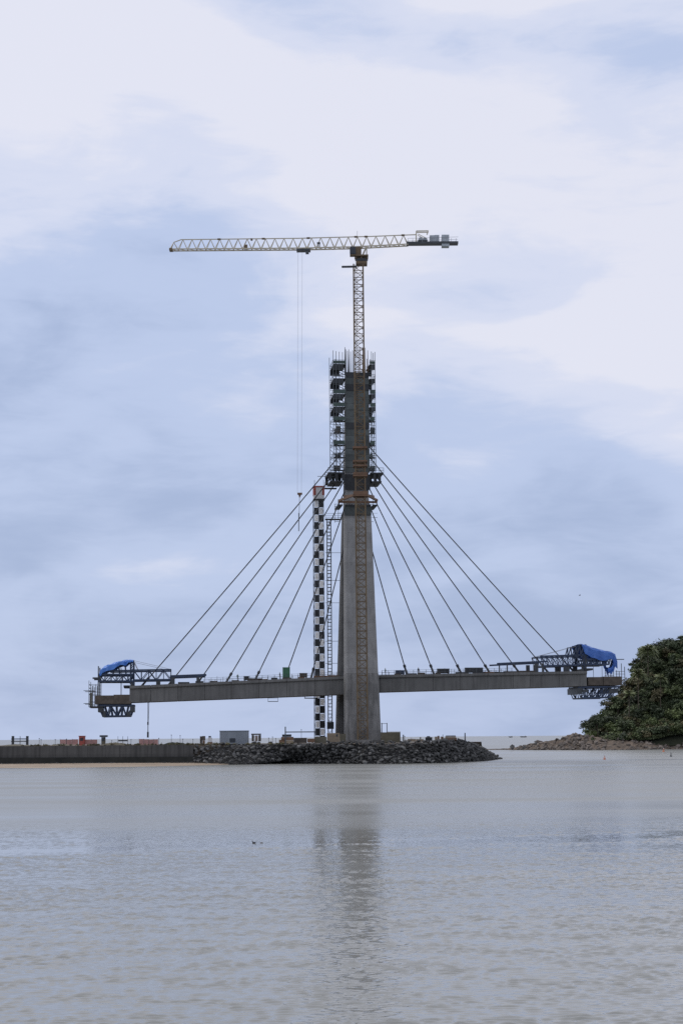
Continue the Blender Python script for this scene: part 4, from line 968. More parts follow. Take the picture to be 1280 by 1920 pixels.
# ------------------------------------------------------------------ people
def person_mesh(name, pose, shirt):
    """one continuous skinned body, standing 1.72 m"""
    J = {'pel': (0, 0, .93, .135), 'bel': (0, 0, 1.08, .13), 'che': (0, 0, 1.30, .15), 'nec': (0, 0, 1.47, .055), 'hd0': (0, -.015, 1.56, .085), 'hd1': (0, -.02, 1.66, .085)}
    E = [('pel', 'bel'), ('bel', 'che'), ('che', 'nec'), ('nec', 'hd0'), ('hd0', 'hd1')]
    for s, n_ in ((-1, 'l'), (1, 'r')):
        sp_ = pose.get('step', .06) * s; bend = pose.get('bend', 0.1)
        J[n_ + 'hip'] = (s * .10, 0, .88, .085); J[n_ + 'kne'] = (s * .11, sp_ * .6 - .03, .48, .06); J[n_ + 'ank'] = (s * .11, sp_, .08, .045); J[n_ + 'toe'] = (s * .13, sp_ - .17, .04, .04)
        J[n_ + 'sho'] = (s * .19, 0, 1.40, .062); J[n_ + 'elb'] = (s * .25, .03 - bend * .6, 1.12 + bend * .12, .046); J[n_ + 'wri'] = (s * .24, -.06 - bend * 1.6, .88 + bend * 1.3, .034); J[n_ + 'han'] = (s * .235, -.10 - bend * 2.0, .80 + bend * 1.6, .035)
        J[n_ + 'fin'] = (s * .23, -.12 - bend * 2.2, .74 + bend * 1.7, .018); J[n_ + 'thu'] = (s * .20, -.14 - bend * 2.0, .80 + bend * 1.6, .014)
        E += [('pel', n_ + 'hip'), (n_ + 'hip', n_ + 'kne'), (n_ + 'kne', n_ + 'ank'), (n_ + 'ank', n_ + 'toe'), ('che', n_ + 'sho'), (n_ + 'sho', n_ + 'elb'), (n_ + 'elb', n_ + 'wri'), (n_ + 'wri', n_ + 'han'), (n_ + 'han', n_ + 'fin'), (n_ + 'han', n_ + 'thu')]
    ks = list(J); me = bpy.data.meshes.new('tmp'); me.from_pydata([J[k][:3] for k in ks], [(ks.index(a), ks.index(b)) for a, b in E], [])
    o = bpy.data.objects.new('tmp', me); scn.collection.objects.link(o)
    sk = o.modifiers.new('skin', 'SKIN'); ss = o.modifiers.new('sub', 'SUBSURF'); ss.levels = 1; ss.render_levels = 1
    for i, k in enumerate(ks): me.skin_vertices[0].data[i].radius = (J[k][3],) * 2; me.skin_vertices[0].data[i].use_root = (k == 'pel')
    dg = bpy.context.evaluated_depsgraph_get(); dg.update(); res = bpy.data.meshes.new_from_object(o.evaluated_get(dg)); bpy.data.objects.remove(o); res.name = name
    res.materials.clear()
    for mm in (M['workwear'], shirt, M['skin']): res.materials.append(mm)
    for p in res.polygons:
        c = p.center; p.use_smooth = True
        p.material_index = 2 if (c.z > 1.49 or (abs(c.x) > .15 and c.z < .9 + .0 and c.z > .66)) else (1 if c.z > .98 else 0)
    return res
body_a = person_mesh('worker_body', {'step': .10, 'bend': .12}, M['green_shirt']); body_b = person_mesh('worker_body', {'step': .03, 'bend': .02}, M['workwear'])
hel = bmesh.new(); bmesh.ops.create_uvsphere(hel, u_segments=12, v_segments=8, radius=.125)
bmesh.ops.delete(hel, geom=[v for v in hel.verts if v.co.z < -.02], context='VERTS'); hel_me = bpy.data.meshes.new('helmet'); hel.to_mesh(hel_me); hel.free(); hel_me.materials.append(M['helmet'])
def worker(px, v, body, label, face=0.0, zbase=None):
    u = B(px, 1262, v)[0]; p = W(u, v, deck_z(u) + .003) if zbase is None else W(u, v, zbase)
    o = link('person', body, None, p); o.rotation_euler = (0, 0, face); tag(o, label, 'person', 'workers on the bridge deck')
    h = link('helmet', hel_me, o); h.location = (0, -.02, 1.64)
worker(445.5, -5.0, body_a, 'worker in green standing on the left deck near the fourth stay anchor', .5)
worker(524.5, -4.8, body_b, 'worker in dark clothes beside the green cabinet on the deck', 1.2)
worker(784, -5.0, body_b, 'worker in dark clothes between the two steepest right hand stays', -.6)
worker(722, -4.9, body_a, 'worker in green on the deck just right of the pylon', 2.0)

# ------------------------------------------------------------------ things on and under the deck
def deck_box(name, x0, x1, ytop, v, mt, label, cat, depth=1.6):
    a = B(x0, ytop, v)[0]; b, z1 = B(x1, ytop, v); zb = max(deck_z(a), deck_z(b)) + .004
    t = thing(name, W((a + b) / 2, v + depth / 2, zb), label, cat)
    q = MB(); q.bx(a, b, v, v + depth, zb + .12, z1); q.build('body', M[mt], t)
    q = MB(); q.bx(a - .04, b + .04, v - .05, v + depth + .05, z1 + .002, z1 + .09); q.build('lid', M[mt], t)
    q = MB(); q.bx(a + .1, a + .3, v + .05, v + depth - .05, zb, zb + .118); q.bx(b - .3, b - .1, v + .05, v + depth - .05, zb, zb + .118); q.build('skid', M['dark_steel'], t)
    for k in range(1, 4):
        uu = a + (b - a) * k / 4; q = MB(); q.bx(uu - .03, uu + .03, v - .04, v - .003, zb + .2, z1 - .08); q.build('rib', M[mt], t)
    return t
deck_box('equipment_cabinet', 530.5, 543.5, 1251.8, -5.2, 'green_box', 'green equipment cabinet standing on the left half of the deck', 'cabinet')
deck_box('tool_chest', 458, 467, 1268.2, -5.3, 'dark_formwork', 'low black chest on the deck between the fourth and fifth left stays', 'chest', 1.0)
deck_box('tool_chest', 742, 758, 1257.6, -5.3, 'navy', 'dark blue chest on the deck at the foot of the steepest right stay', 'chest', 1.2)
deck_box('material_crate', 562, 576, 1262.5, -5.2, 'timber_form', 'brown timber crate on the deck left of the checkered tower', 'crate', 1.2)
deck_box('material_crate', 820, 842, 1254.2, -5.2, 'dark_formwork', 'long dark crate on the deck between second and third steepest right stays', 'crate', 1.2)
deck_box('material_crate', 872, 905, 1252.3, -5.2, 'dark_formwork', 'longest low dark stack on the right deck before the gantry rails', 'crate', 1.2)
# hanging pipe under the left half
pp = thing('hanging_pipe', BW(278, 1382, -3), 'thin dark pipe hanging from the left end of the deck', 'pipe')
u, z0 = B(278, 1318, -3); z1 = B(278, 1356, -3)[1]; z2 = B(278, 1383, -3)[1]
q = MB(); q.bar(W(u, -3, deck_z(u, False) + .1), W(u + .02, -3, z2), .10, n=8); q.build('tube', M['dark_steel'], pp)
for za, zb_, rr in ((z1 - .4, z1 + .3, .2), (z2, z2 + 1.4, .24)): q = MB(); q.bar(W(u, -3, za), W(u, -3, zb_), rr, n=8); q.build('coupling', M['dark_steel'], pp)
q = MB(); q.bar(W(u + .1, -3, z1), W(u + .25, -3, deck_z(u, False) + .1), .04); q.build('hose', M['dark_steel'], pp)
# suspended cradle
cr2 = thing('work_cradle', BW(512, 1314, -2), 'small empty work cradle hanging below the left deck', 'cradle')
q = MB()
for v in (-2.6, -1.4):
    a, z = B(502.5, 1316, v); b, _ = B(521, 1314.5, v); q.bx(a, b, v - .05, v + .05, z, z + .16)
    for uu in (a, b): q.bar(W(uu, v, z), W(uu, v, deck_z(uu, False) + .1), .04)
    q.bar(W(a, v, z + .9), W(b, v, z + .9), .03)
q.build('frame', M['scaffold'], cr2)
q = MB(); q.bx(a, b, -2.5, -1.5, z + .02, z + .1); q.build('floor', M['scaffold'], cr2)
og = MB(); a, z = B(571, 1309, 6.5); b, _ = B(590, 1308, 6.5); og.bar(W(a, 6.5, z), W(b + 1, 8.8, z), .12); og.bar(W(a, 6.5, z), W(a, 5.0, deck_z(a, False) + .2), .06)
tag(og.build('bracket_arm', M['scaffold']), 'short steel arm under the deck reaching to the checkered tower', 'bracket')

# ------------------------------------------------------------------ site clutter on the causeway
def GX(px, Y): return at(px, 1395, Y).x
def gz(px, py, Y): return at(px, py, Y).z
def gbox(mb, px0, px1, ytop, Y, d, zb=TOPZ, ybot=None):
    x0, x1 = GX(px0, Y), GX(px1, Y); z1 = gz((px0 + px1) / 2, ytop, Y); z0 = zb if ybot is None else gz((px0 + px1) / 2, ybot, Y)
    return mb.hexa([(x0, Y, z0), (x1, Y, z0), (x1, Y + d, z0), (x0, Y + d, z0)], [(x0, Y, z1), (x1, Y, z1), (x1, Y + d, z1), (x0, Y + d, z1)])
YG = 414.0
# steel portal frame at far left
t = thing('portal_frame', (GX(37, YG), YG, TOPZ), 'dark steel portal frame at the left end of the quay wall', 'frame')
for x in (23.5, 50.5):
    for dy in (0, 1.6): q = MB(); q.bar((GX(x, YG), YG + dy, TOPZ), (GX(x, YG), YG + dy, gz(x, 1380, YG)), .16); q.build('post', M['dark_steel'], t)
for y in (1385.5, 1390): q = MB(); q.bar((GX(21.5, YG), YG, gz(37, y, YG)), (GX(52, YG), YG, gz(37, y, YG)), .11); q.build('cross_bar', M['dark_steel'], t)
q = MB(); q.bar((GX(37, YG), YG + .8, TOPZ), (GX(37, YG), YG + .8, gz(37, 1380.5, YG)), .07); q.build('centre_post', M['dark_steel'], t)
# screens
def screen(px0, px1, y0, y1, Y, mt, label, tilt=0):
    t = thing('screen_fence', (GX((px0 + px1) / 2, Y), Y, TOPZ), label, 'fence'); n = max(2, int((px1 - px0) / 9))
    for i in range(n):
        a = GX(px0 + (px1 - px0) * i / n, Y) + .04; b = GX(px0 + (px1 - px0) * (i + 1) / n, Y) - .04; ya = y0 + tilt * i / n
        zt, zb = gz(px0, ya, Y) + random.uniform(-.06, .06), gz(px0, y1, Y); q = MB(); q.hexa([(a, Y, zb), (b, Y, zb), (b, Y + .05, zb), (a, Y + .05, zb)], [(a, Y, zt), (b, Y, zt), (b, Y + .05, zt), (a, Y + .05, zt)]); q.build('panel', M[mt], t)
        q = MB(); q.bar((a - .04, Y + .1, TOPZ), (a - .04, Y + .1, zt + .15), .035); q.build('post', M['dark_steel'], t)
screen(113, 147, 1387, 1396.5, 415, 'pink_screen', 'faded red screen fence left of the red cabin', -1.5)
screen(159.5, 183, 1386.8, 1396, 415, 'pink_screen', 'faded red screen fence right of the red cabin')
screen(261, 297, 1386, 1396.5, 416, 'pink_screen', 'pinkish screen fence near the hanging pipe', 1)
def cabin(name, px0, px1, ytop, Y, mt, label, cat, d=2.2, win=None, roof=None):
    t = thing(name, (GX((px0 + px1) / 2, Y), Y + d / 2, TOPZ), label, cat)
    q = MB(); gbox(q, px0, px1, ytop, Y, d); q.build('wall', M[mt], t)
    x0, x1 = GX(px0, Y), GX(px1, Y); z1 = gz((px0 + px1) / 2, ytop, Y)
    q = MB(); q.hexa([(x0 - .12, Y - .15, z1 + .002), (x1 + .12, Y - .15, z1 + .002), (x1 + .12, Y + d + .15, z1 + .002), (x0 - .12, Y + d + .15, z1 + .002)], [(x0 - .12, Y - .15, z1 + .16), (x1 + .12, Y - .15, z1 + .16), (x1 + .12, Y + d + .15, z1 + .10), (x0 - .12, Y + d + .15, z1 + .10)]); q.build('roof', M[roof or mt], t)
    if win:
        for (a, b, ya, yb) in win:
            xa, xb = GX(a, Y), GX(b, Y); za, zb = gz(a, yb, Y), gz(a, ya, Y)
            q = MB(); q.hexa([(xa, Y - .03, za), (xb, Y - .03, za), (xb, Y - .004, za), (xa, Y - .004, za)], [(xa, Y - .03, zb), (xb, Y - .03, zb), (xb, Y - .004, zb), (xa, Y - .004, zb)]); w_ = q.build('window', M['glass'], t)
            q = MB(); q.bar((xa, Y - .05, za), (xb, Y - .05, za), .04); q.bar((xa, Y - .05, zb), (xb, Y - .05, zb), .04); q.bar((xa, Y - .05, za), (xa, Y - .05, zb), .04); q.bar((xb, Y - .05, za), (xb, Y - .05, zb), .04); q.build('frame', M['dark_steel'], w_)
    return t
cabin('site_cabin', 148.3, 158.8, 1380.8, 414, 'red_paint', 'small red site cabin between faded red screens', 'cabin', 1.4, win=[(151, 156, 1384, 1388.5)])
# dark sentry shelter
t = thing('sentry_shelter', (GX(193.5, 413), 413.6, TOPZ), 'dark roofed sentry shelter on a narrow stem', 'shelter')
q = MB(); gbox(q, 187, 200.5, 1378.5, 413, 1.8, ybot=1382); q.build('roof', M['dark_steel'], t)
q = MB(); gbox(q, 190.3, 197, 1382.2, 413.3, 1.2); q.build('body', M['olive'], t)
q = MB(); gbox(q, 191, 196.3, 1383, 413.25, .04, ybot=1389); q.build('window', M['glass'], t)
# dark railing bench
t = thing('pipe_rack', (GX(231, 414), 414, TOPZ), 'low dark pipe rack on the causeway right of the shelter', 'rack')
for x in (221.5, 230.5, 239.8): q = MB(); q.bar((GX(x, 414), 414, TOPZ), (GX(x, 414), 414, gz(x, 1380.5, 414)), .045); q.build('post', M['dark_steel'], t)
q = MB(); gbox(q, 222, 239.5, 1387.3, 413.8, .6, ybot=1390); q.build('pipe_bundle', M['dark_steel'], t)
# slim posts and lamp standards along the causeway
pl = [(74, 1384), (77.5, 1386), (104, 1386), (125, 1385), (210, 1388), (246, 1386), (298, 1383.5), (321.5, 1377.5), (338, 1378.5), (343, 1385), (362, 1386), (504, 1383), (511, 1381), (517, 1384), (565, 1367.5), (756, 1377.5), (758.5, 1380), (830, 1377.5), (871.5, 1374)]
post_n = {}
for i, (x, y) in enumerate(pl):
    Y = 412 + (i % 3) * 2 if x < 480 else (410 if x < 700 else 416)
    if x > 850: Y = 424
    r = .05 if x not in (756, 871.5) else .16
    q = MB(); zt = gz(x, y, Y); q.bar((GX(x, Y), Y, TOPZ - .3), (GX(x, Y), Y, zt), r, r * .8, n=6)
    if r < .1: q.box((GX(x, Y), Y, zt - .1), .22, .12, .16, X_, Y_)
    o = q.build('marker_post', M['dark_steel'])
    lean = ['first', 'second', 'third', 'fourth']
    near = ['left of the red screens' if x < 110 else 'among the red screens' if x < 205 else 'between shelter and pink screen' if x < 300 else 'left of the grey shed' if x < 400 else 'between the grey shed and the rusty pile' if x < 540 else 'by the rusty pile left of the checkered tower' if x < 600 else 'just right of the pylon base' if x < 800 else 'near the rusty sheets' if x < 850 else 'standing alone at the right end of the mound'][0]
    post_n[near] = post_n.get(near, 0) + 1
    tag(o, ('thick ' if r > .1 else 'thin ') + f'dark marker post {near}, {lean[post_n[near] - 1]} from left', 'post', 'marker posts along the causeway')
# low earth berms
def berm(px0, px1, yt, Y, label, mt='dirt', seed=1):
    r = random.Random(seed); x0, x1 = GX(px0, Y), GX(px1, Y); zt = gz((px0 + px1) / 2, yt, Y); n, mm = 18, 8; vs = []; fs = []
    for i in range(n + 1):
        for j in range(mm + 1):
            f, g = i / n, j / mm; e_ = math.sin(math.pi * f) ** .6 * math.sin(math.pi * g) ** .8
            vs.append((x0 + (x1 - x0) * f, Y - 1.2 + 3.5 * g, TOPZ - .05 + (zt - TOPZ) * e_ * (1 + .25 * r.uniform(-1, 1))))
    for i in range(n):
        for j in range(mm): fs.append((i * (mm + 1) + j, (i + 1) * (mm + 1) + j, (i + 1) * (mm + 1) + j + 1, i * (mm + 1) + j + 1))
    q = MB(); q.add(vs, fs); return tag(q.build('earth_heap', M[mt], smooth=True), label, 'earth heap')
berm(100, 132, 1394.5, 409, 'low dark earth heap below the left red screen', 'olive', 1)
berm(188, 240, 1392.3, 409, 'dark earth heap in front of the sentry shelter and pipe rack', 'olive', 2)
berm(305, 352, 1391.8, 409.5, 'mossy earth heap at the right end of the quay wall', 'hill', 3)
berm(0, 60, 1395.5, 409, 'low earth heap under the portal frame', 'olive', 4)
# weeds and rubble along the crest of the wall and the heaps
wr = np.random.default_rng(21); cs_, rs2 = [], []
for k in range(150):
    x = wr.uniform(-95, -12) if k > 40 else wr.choice([-70, -58, -44, -38, -33]) + wr.normal() * 2.5; cs_.append((x, 406.4 + wr.uniform(0, 4.5), TOPZ + .05)); rs2.append(wr.uniform(.18, .55))
WEEDS = (cs_, rs2)
# grey shed
t = cabin('site_shed', 412, 464.5, 1371, 412.5, 'shed', 'grey corrugated metal shed above the rock revetment', 'shed', 5.0, win=[(431, 441, 1384.5, 1391.5)], roof='shed')
for k in range(1, 15):
    x = GX(412 + 52.5 * k / 15, 412.5)
    if 429 < 412 + 52.5 * k / 15 < 443: continue
    q = MB(); q.bar((x, 412.47, TOPZ), (x, 412.47, gz(440, 1371.3, 412.5)), .035); q.build('sheet_rib', M['shed'], t)
# rusty bins, pallets
def pile(name, label, cat, boxes, Y):
    xs_ = [b[0] for b in boxes]; t = thing(name, (GX(sum(xs_) / len(xs_), Y), Y, TOPZ), label, cat)
    for (a, b, yt, yb, mt, d, nm) in boxes: q = MB(); gbox(q, a, b, yt, Y, d, ybot=yb); q.build(nm, M[mt], t)
    return t
pile('pallet_stack', 'small brown stack of timber posts left of the grey shed', 'pallets', [(375, 379, 1380.5, 1395, 'timber_form', .8, 'post'), (379.5, 384.5, 1380, 1388, 'timber_form', 1.0, 'board'), (380, 384, 1388.2, 1395, 'rust', .7, 'post')], 412)
pile('water_tank', 'pale tank in a frame standing beside brown timber posts', 'tank', [(390, 397, 1383, 1391, 'pale_panel', 1.0, 'tank'), (391, 395.5, 1380, 1382.8, 'dark_steel', .6, 'cap'), (389.5, 398, 1391.2, 1395, 'rust', 1.2, 'stand')], 412)
pile('bottle_rack', 'brown framed rack with pale cylinders right of the grey shed', 'rack', [(471, 489, 1375.5, 1378, 'timber_form', 1.4, 'top'), (472, 475.5, 1378.2, 1390, 'timber_form', 1.2, 'side'), (476, 479, 1379, 1390, 'pale_panel', .8, 'cylinder'), (479.5, 482, 1379, 1390, 'rust', .8, 'cylinder'), (482.3, 484.5, 1379, 1390, 'pale_panel', .8, 'cylinder'), (485, 489, 1378.2, 1390, 'timber_form', 1.2, 'side')], 411)
rp_ = pile('rusty_pile', 'rusty orange pile of steel and planks left of the checkered tower', 'scrap pile', [(523, 534, 1387, 1394, 'rust', 1.5, 'plate'), (529, 546, 1377, 1381.5, 'dark_formwork', 1.6, 'motor'), (527, 550, 1381.7, 1388, 'rust', 1.8, 'drum_box'), (550.5, 575, 1383.5, 1393, 'timber_form', 1.4, 'crate'), (535, 550, 1388.2, 1394, 'tan', 1.3, 'plank_stack'), (576, 590, 1385, 1392, 'rust', 1.2, 'crate')], 409)
q = MB(); q.bar((GX(535, 409), 409, TOPZ), (GX(535, 409), 409, gz(535, 1362.5, 409)), .13); q.bar((GX(536, 409), 409.3, gz(536, 1372.6, 409)), (GX(592, 409), 409.3, gz(592, 1372.2, 409)), .12)
tag(q.build('gantry_boom', M['scaffold']), 'thin grey boom on a post between rusty pile and checkered tower', 'boom')
pile('block_wall', 'tan block plinth at the foot of the pylon behind the rusty pile', 'plinth', [(590, 612, 1381.5, 1393, 'olive', 1.4, 'side_block'), (613, 637, 1374.5, 1391, 'tan', 2.4, 'block'), (630, 633, 1377, 1381, 'glass', -.05, 'hatch'), (637.3, 648, 1376, 1391, 'olive', 1.2, 'block')], 409.5)
pile('block_wall', 'olive concrete plinth against the right foot of the pylon', 'plinth', [(714.5, 750.5, 1373, 1392, 'olive', 4, 'block'), (727, 750.8, 1371.6, 1372.9, 'pale_panel', 4.1, 'cap')], 411)
q = MB()
for x in (716, 725.5): q.bar((GX(x, 412), 412, gz(x, 1373.5, 412)), (GX(x, 412), 412, gz(x, 1355.5, 412)), .08)
q.bar((GX(714, 412), 412, gz(720, 1357, 412)), (GX(726, 412), 412, gz(720, 1356.5, 412)), .05)
tag(q.build('post_frame', M['dark_steel']), 'two thin posts with a crossbar on the olive plinth', 'frame')
pile('barrier_row', 'low sandy barrier row on the mound right of the pylon', 'barrier', [(764, 779, 1385.5, 1391, 'tan', .6, 'barrier'), (779.5, 794, 1386, 1391, 'tan', .6, 'barrier'), (770, 772, 1383, 1385.4, 'pale_panel', .5, 'lamp'), (787, 789, 1382, 1385.8, 'olive', .5, 'lamp')], 409)
pile('generator', 'small dark generator on the mound right of the sandy barriers', 'generator', [(797.5, 810, 1382.3, 1389, 'dark_formwork', 1.2, 'body'), (800, 806, 1380.2, 1382.2, 'dark_steel', .7, 'exhaust_hood')], 410)
pile('sheet_stack', 'brown upright sheets between the generator and the rusty plates', 'sheets', [(815, 819.5, 1381, 1390, 'tan', .4, 'sheet'), (820, 823.5, 1379.5, 1390, 'rust', .5, 'sheet'), (826.5, 831, 1381, 1389, 'rust', .6, 'sheet')], 411)
pile('plate_stack', 'rusty steel plates stacked at the right end of the mound', 'plates', [(833.5, 856, 1383.5, 1388, 'rust', 2.0, 'plate'), (835, 854.5, 1380.5, 1383.3, 'tan', 1.6, 'plate'), (836, 854, 1379, 1380.3, 'dark_steel', 1.5, 'plate')], 416)

# ------------------------------------------------------------------ headland: hill, rocky shore
YR = 790.0
sil = [(1060, 1395), (1085, 1392), (1096, 1384), (1104, 1370), (1116, 1362), (1142, 1354), (1160, 1334), (1176, 1316), (1196, 1287), (1210, 1262), (1222, 1247), (1240, 1239), (1258, 1233), (1280, 1228), (1330, 1205), (1420, 1190), (1600, 1215), (1800, 1260)]
silX = [at(x, 1380, YR).x for x, y in sil]; silZ = [max(.2, at(x, y, YR).z) for x, y in sil]
def hill_z(X, Y):
    g = np.interp(X - np.maximum(0, Y - YR) * .2, silX, silZ)
    f = np.clip((Y - 738) / (YR - 738), 0, 1); f = f * f * (3 - 2 * f)
    bk = np.clip((Y - YR - 12) / 120, 0, 1)
    return (1.8 + (g - 1.8) * (0.12 * (Y > 730) + .88 * f)) * (1 - bk) - 2.5 * bk + 0.8 * np.sin(X * .21) * np.cos(Y * .17) * f
nx, ny = 90, 50; gx = np.linspace(silX[1] - 4, silX[-1], nx); gy = np.linspace(732, 960, ny)
Xg, Yg = np.meshgrid(gx, gy, indexing='ij'); Zg = hill_z(Xg, Yg); Zg[0, :] = -1; Zg[-1, :] = -1; Zg[:, 0] = np.minimum(Zg[:, 0], 1.5)
V = np.stack([Xg.ravel(), Yg.ravel(), Zg.ravel()], 1); idx = np.arange(nx * ny).reshape(nx, ny)
F = np.stack([idx[:-1, :-1].ravel(), idx[1:, :-1].ravel(), idx[1:, 1:].ravel(), idx[:-1, 1:].ravel()], 1)
tag(link('hill', np_mesh('hill', V, F, M['hill'], True)), kind='structure')

# rocky shore sheet in front of the hill
rock_top = [(900, 1404.5), (945, 1403.5), (965, 1401.5), (985, 1397), (1005, 1391), (1035, 1389), (1055, 1384), (1075, 1374), (1088, 1376), (1100, 1381), (1140, 1381), (1180, 1382), (1220, 1384), (1260, 1386), (1290, 1386), (1350, 1386), (1600, 1388)]
rock_bot = [(900, 1406.0), (945, 1406.0), (965, 1406.5), (985, 1406.5), (1005, 1406.5), (1035, 1406.5), (1055, 1406.5), (1075, 1406.5), (1088, 1406.5), (1100, 1406.5), (1140, 1406.3), (1180, 1406), (1220, 1405.5), (1260, 1405), (1290, 1405), (1350, 1405), (1600, 1405)]
loS = [on_plane(x, y, 0) for x, y in rock_bot]; hiS = []
for (x, y), l0 in zip(rock_top, loS):
    Y2 = l0.y + (6 if x < 960 else 16 if x < 1060 else 22); p = at(x, y, Y2); hiS.append(p)
rs = MB(); nS = len(loS); rows = 7; vs = []; fs = []
for i in range(nS - 1):
    pass
ii = np.linspace(0, nS - 1, 120)
def pl_at(pts, f): i = min(int(f), nS - 2); return pts[i].lerp(pts[i + 1], f - i)
for f in ii:
    a, b = pl_at(loS, f), pl_at(hiS, f)
    for r_ in range(rows + 2):
        t = r_ / (rows - 1) if r_ < rows else 1
        p = a.lerp(b, t)
        if r_ >= rows: p = b + Vector((0, 10 * (r_ - rows + 1), -.6 * (r_ - rows + 1)))
        p = p + Vector((random.uniform(-.4, .4), random.uniform(-.6, .6), (-.5 if r_ == 0 else random.uniform(-.55, .35) * min(1, (b.z) / 3))))
        vs.append(p)
for i in range(len(ii) - 1):
    for r_ in range(rows + 1): k = i * (rows + 2) + r_; fs.append((k, k + rows + 2, k + rows + 3, k + 1))
rs.add(vs, fs); tag(rs.build('rocky_shore', M['shore_ground'], origin=(110, 730, 0)), kind='structure')
sh = bpy.data.objects['rocky_shore']
shore_ms = stone_set(M['shore_rock'], 300, 12, .8)
sps = []
for k in range(430):
    f = random.uniform(2.2, 14.2); t = random.random() ** 1.2; p = pl_at(loS, f).lerp(pl_at(hiS, f), t)
    big_ = random.uniform(.9, 2.2) * (1.4 if random.random() < .12 else 1) * (.8 if f < 4 else 1)
    sps.append((p + Vector((0, -.2, random.uniform(-.3, .25))), big_))
sps.sort(key=lambda q: -q[1]); place_stones(shore_ms, sh, sps[:290], 'boulder')
joined_stones('rubble', shore_ms, sh, sps[290:] + [(pl_at(loS, f_) + Vector((0, random.uniform(-1, 2), .0)), random.uniform(.4, 1.0)) for f_ in np.linspace(0, 15, 220)], M['shore_rock'])
# lone dark rock stacks on the spit
for (px, py, s, lab) in ((960.5, 1398, 1.7, 'dark pointed rock standing at the tip of the rocky spit'), (1003.5, 1390.5, 1.0, 'small dark rock knob on the crest of the rocky spit'), (982, 1398.5, 1.3, 'low dark rock on the thin left part of the spit')):
    p = at(px, py + 3, 728); o = link('rock', granite[int(s * 10) % 12], None, p); o.scale = (s * 1.3, s, s * 2.0); tag(o, lab, 'rock')

# ------------------------------------------------------------------ trees
def leaves(V_list, centres, radii, n, size, r, flat=.8, tone_by=None):
    """n leaf clumps spread through ellipsoid lobes; returns verts (4n,3) and tone"""
    c = np.array(centres); rad = np.array(radii); pick = r.choice(len(c), n, p=(rad ** 2) / (rad ** 2).sum())
    d = r.normal(size=(n, 3)); d /= np.linalg.norm(d, axis=1)[:, None]; d[:, 2] = np.where(d[:, 2] < -.35, -d[:, 2] * .5, d[:, 2])
    q = c[pick] + d * (rad[pick] * (r.random(n) ** .35) * (1 + .18 * r.normal(size=n)))[:, None] * np.array([1, 1, flat])
    a = r.normal(size=(n, 3)); a[:, 2] *= .5; a /= np.linalg.norm(a, axis=1)[:, None]
    nrm = d + .5 * r.normal(size=(n, 3)); b = np.cross(a, nrm); b /= (np.linalg.norm(b, axis=1)[:, None] + 1e-9)
    s = size * r.uniform(.55, 1.35, n)[:, None]
    V = np.stack([q - a * s, q - b * s * .55, q + a * s, q + b * s * .55], 1).reshape(-1, 3)
    tone = np.repeat(np.clip(.5 + .28 * r.normal(size=len(c))[pick] + .12 * r.normal(size=n), 0, 1), 4)
    return V, tone
def crown_mesh(name, V, tone, mt):
    F = np.arange(len(V)).reshape(-1, 4); me = np_mesh(name, V, F, mt)
    at_ = me.attributes.new('tone', 'FLOAT', 'POINT')
    if len(tone) == len(me.vertices): at_.data.foreach_set('value', tone.astype(np.float32))
    return me
def tree_parts(h, w, seed, lobes=9):
    r = np.random.default_rng(seed); cs, rs_ = [], []
    for k in range(lobes):
        a = r.uniform(0, 6.28); rr = w * .5 * r.uniform(.15, .75); zz = h * r.uniform(.42, .86)
        cs.append((rr * math.cos(a), rr * math.sin(a), zz)); rs_.append(w * r.uniform(.17, .30))
    cs.append((0, 0, h * .72)); rs_.append(w * .3)
    return cs, rs_, r
def broad_tree(loc, h, w, seed, mt, label, name='tree', n=1500, size=.5, cat='tree'):
    cs, rs_, r = tree_parts(h, w, seed); V, tone = leaves(None, cs, rs_, n, size, r)
    t = thing(name, loc, label, cat); link('crown', crown_mesh('crown', V, tone, M[mt]), t)
    q = MB(); L = Vector(loc); q.bar(L + Vector((0, 0, -1)), L + Vector((.2, 0, h * .45)), w * .035, w * .022, n=7)
    for c in cs[:6]: q.bar(L + Vector((.15, 0, h * .38)), L + Vector(c), w * .017, w * .006, n=5)
    q.build('trunk', M['bark'], t); return t
def palm(loc, h, label, seed, nf=22, fl=3.6):
    r = random.Random(seed); t = thing('palm_tree', loc, label, 'palm'); L = Vector(loc); q = MB(); pts = [L + Vector((.6 * math.sin(k / 8 * 1.4), 0, -1 + (h + 1) * k / 8)) for k in range(9)]
    for k in range(8): q.bar(pts[k], pts[k + 1], .22 - .012 * k, .21 - .012 * k, n=7)
    q.build('trunk', M['bark'], t); top = pts[-1]; f = MB()
    for k in range(nf):
        a = 6.283 * k / nf + r.uniform(-.2, .2); el = r.uniform(-.5, 1.15); d = Vector((math.cos(a), math.sin(a), 0)); P = []
        for s in range(8):
            x = fl * s / 7; P.append(top + d * (x * math.cos(el) * .95) + Vector((0, 0, x * math.sin(el) - .11 * x * x)))
        sd_ = Vector((-d.y, d.x, 0))
        for s in range(7):
            for ss in (-1, 1):
                for g_ in (0, .34, .67):
                    p = P[s].lerp(P[s + 1], g_); ln = .95 * math.sin(math.pi * min(.97, (s + g_ + .8) / 8)); e_ = p + sd_ * (ss * ln) + d * .35 + Vector((0, 0, -.45 * ln))
                    f.add([p, p + d * .3, e_ + d * .1, e_], [(0, 1, 2, 3)])
            f.bar(P[s], P[s + 1], .05, n=3)
    f.build('frond_crown', M['leaf_palm'], t); return t
def on_hill(px, py_base, Y):
    p = at(px, py_base, Y); p.z = float(hill_z(np.array(p.x), np.array(Y))); return p
wV, wT = leaves(None, WEEDS[0], WEEDS[1], 5200, .16, np.random.default_rng(22))
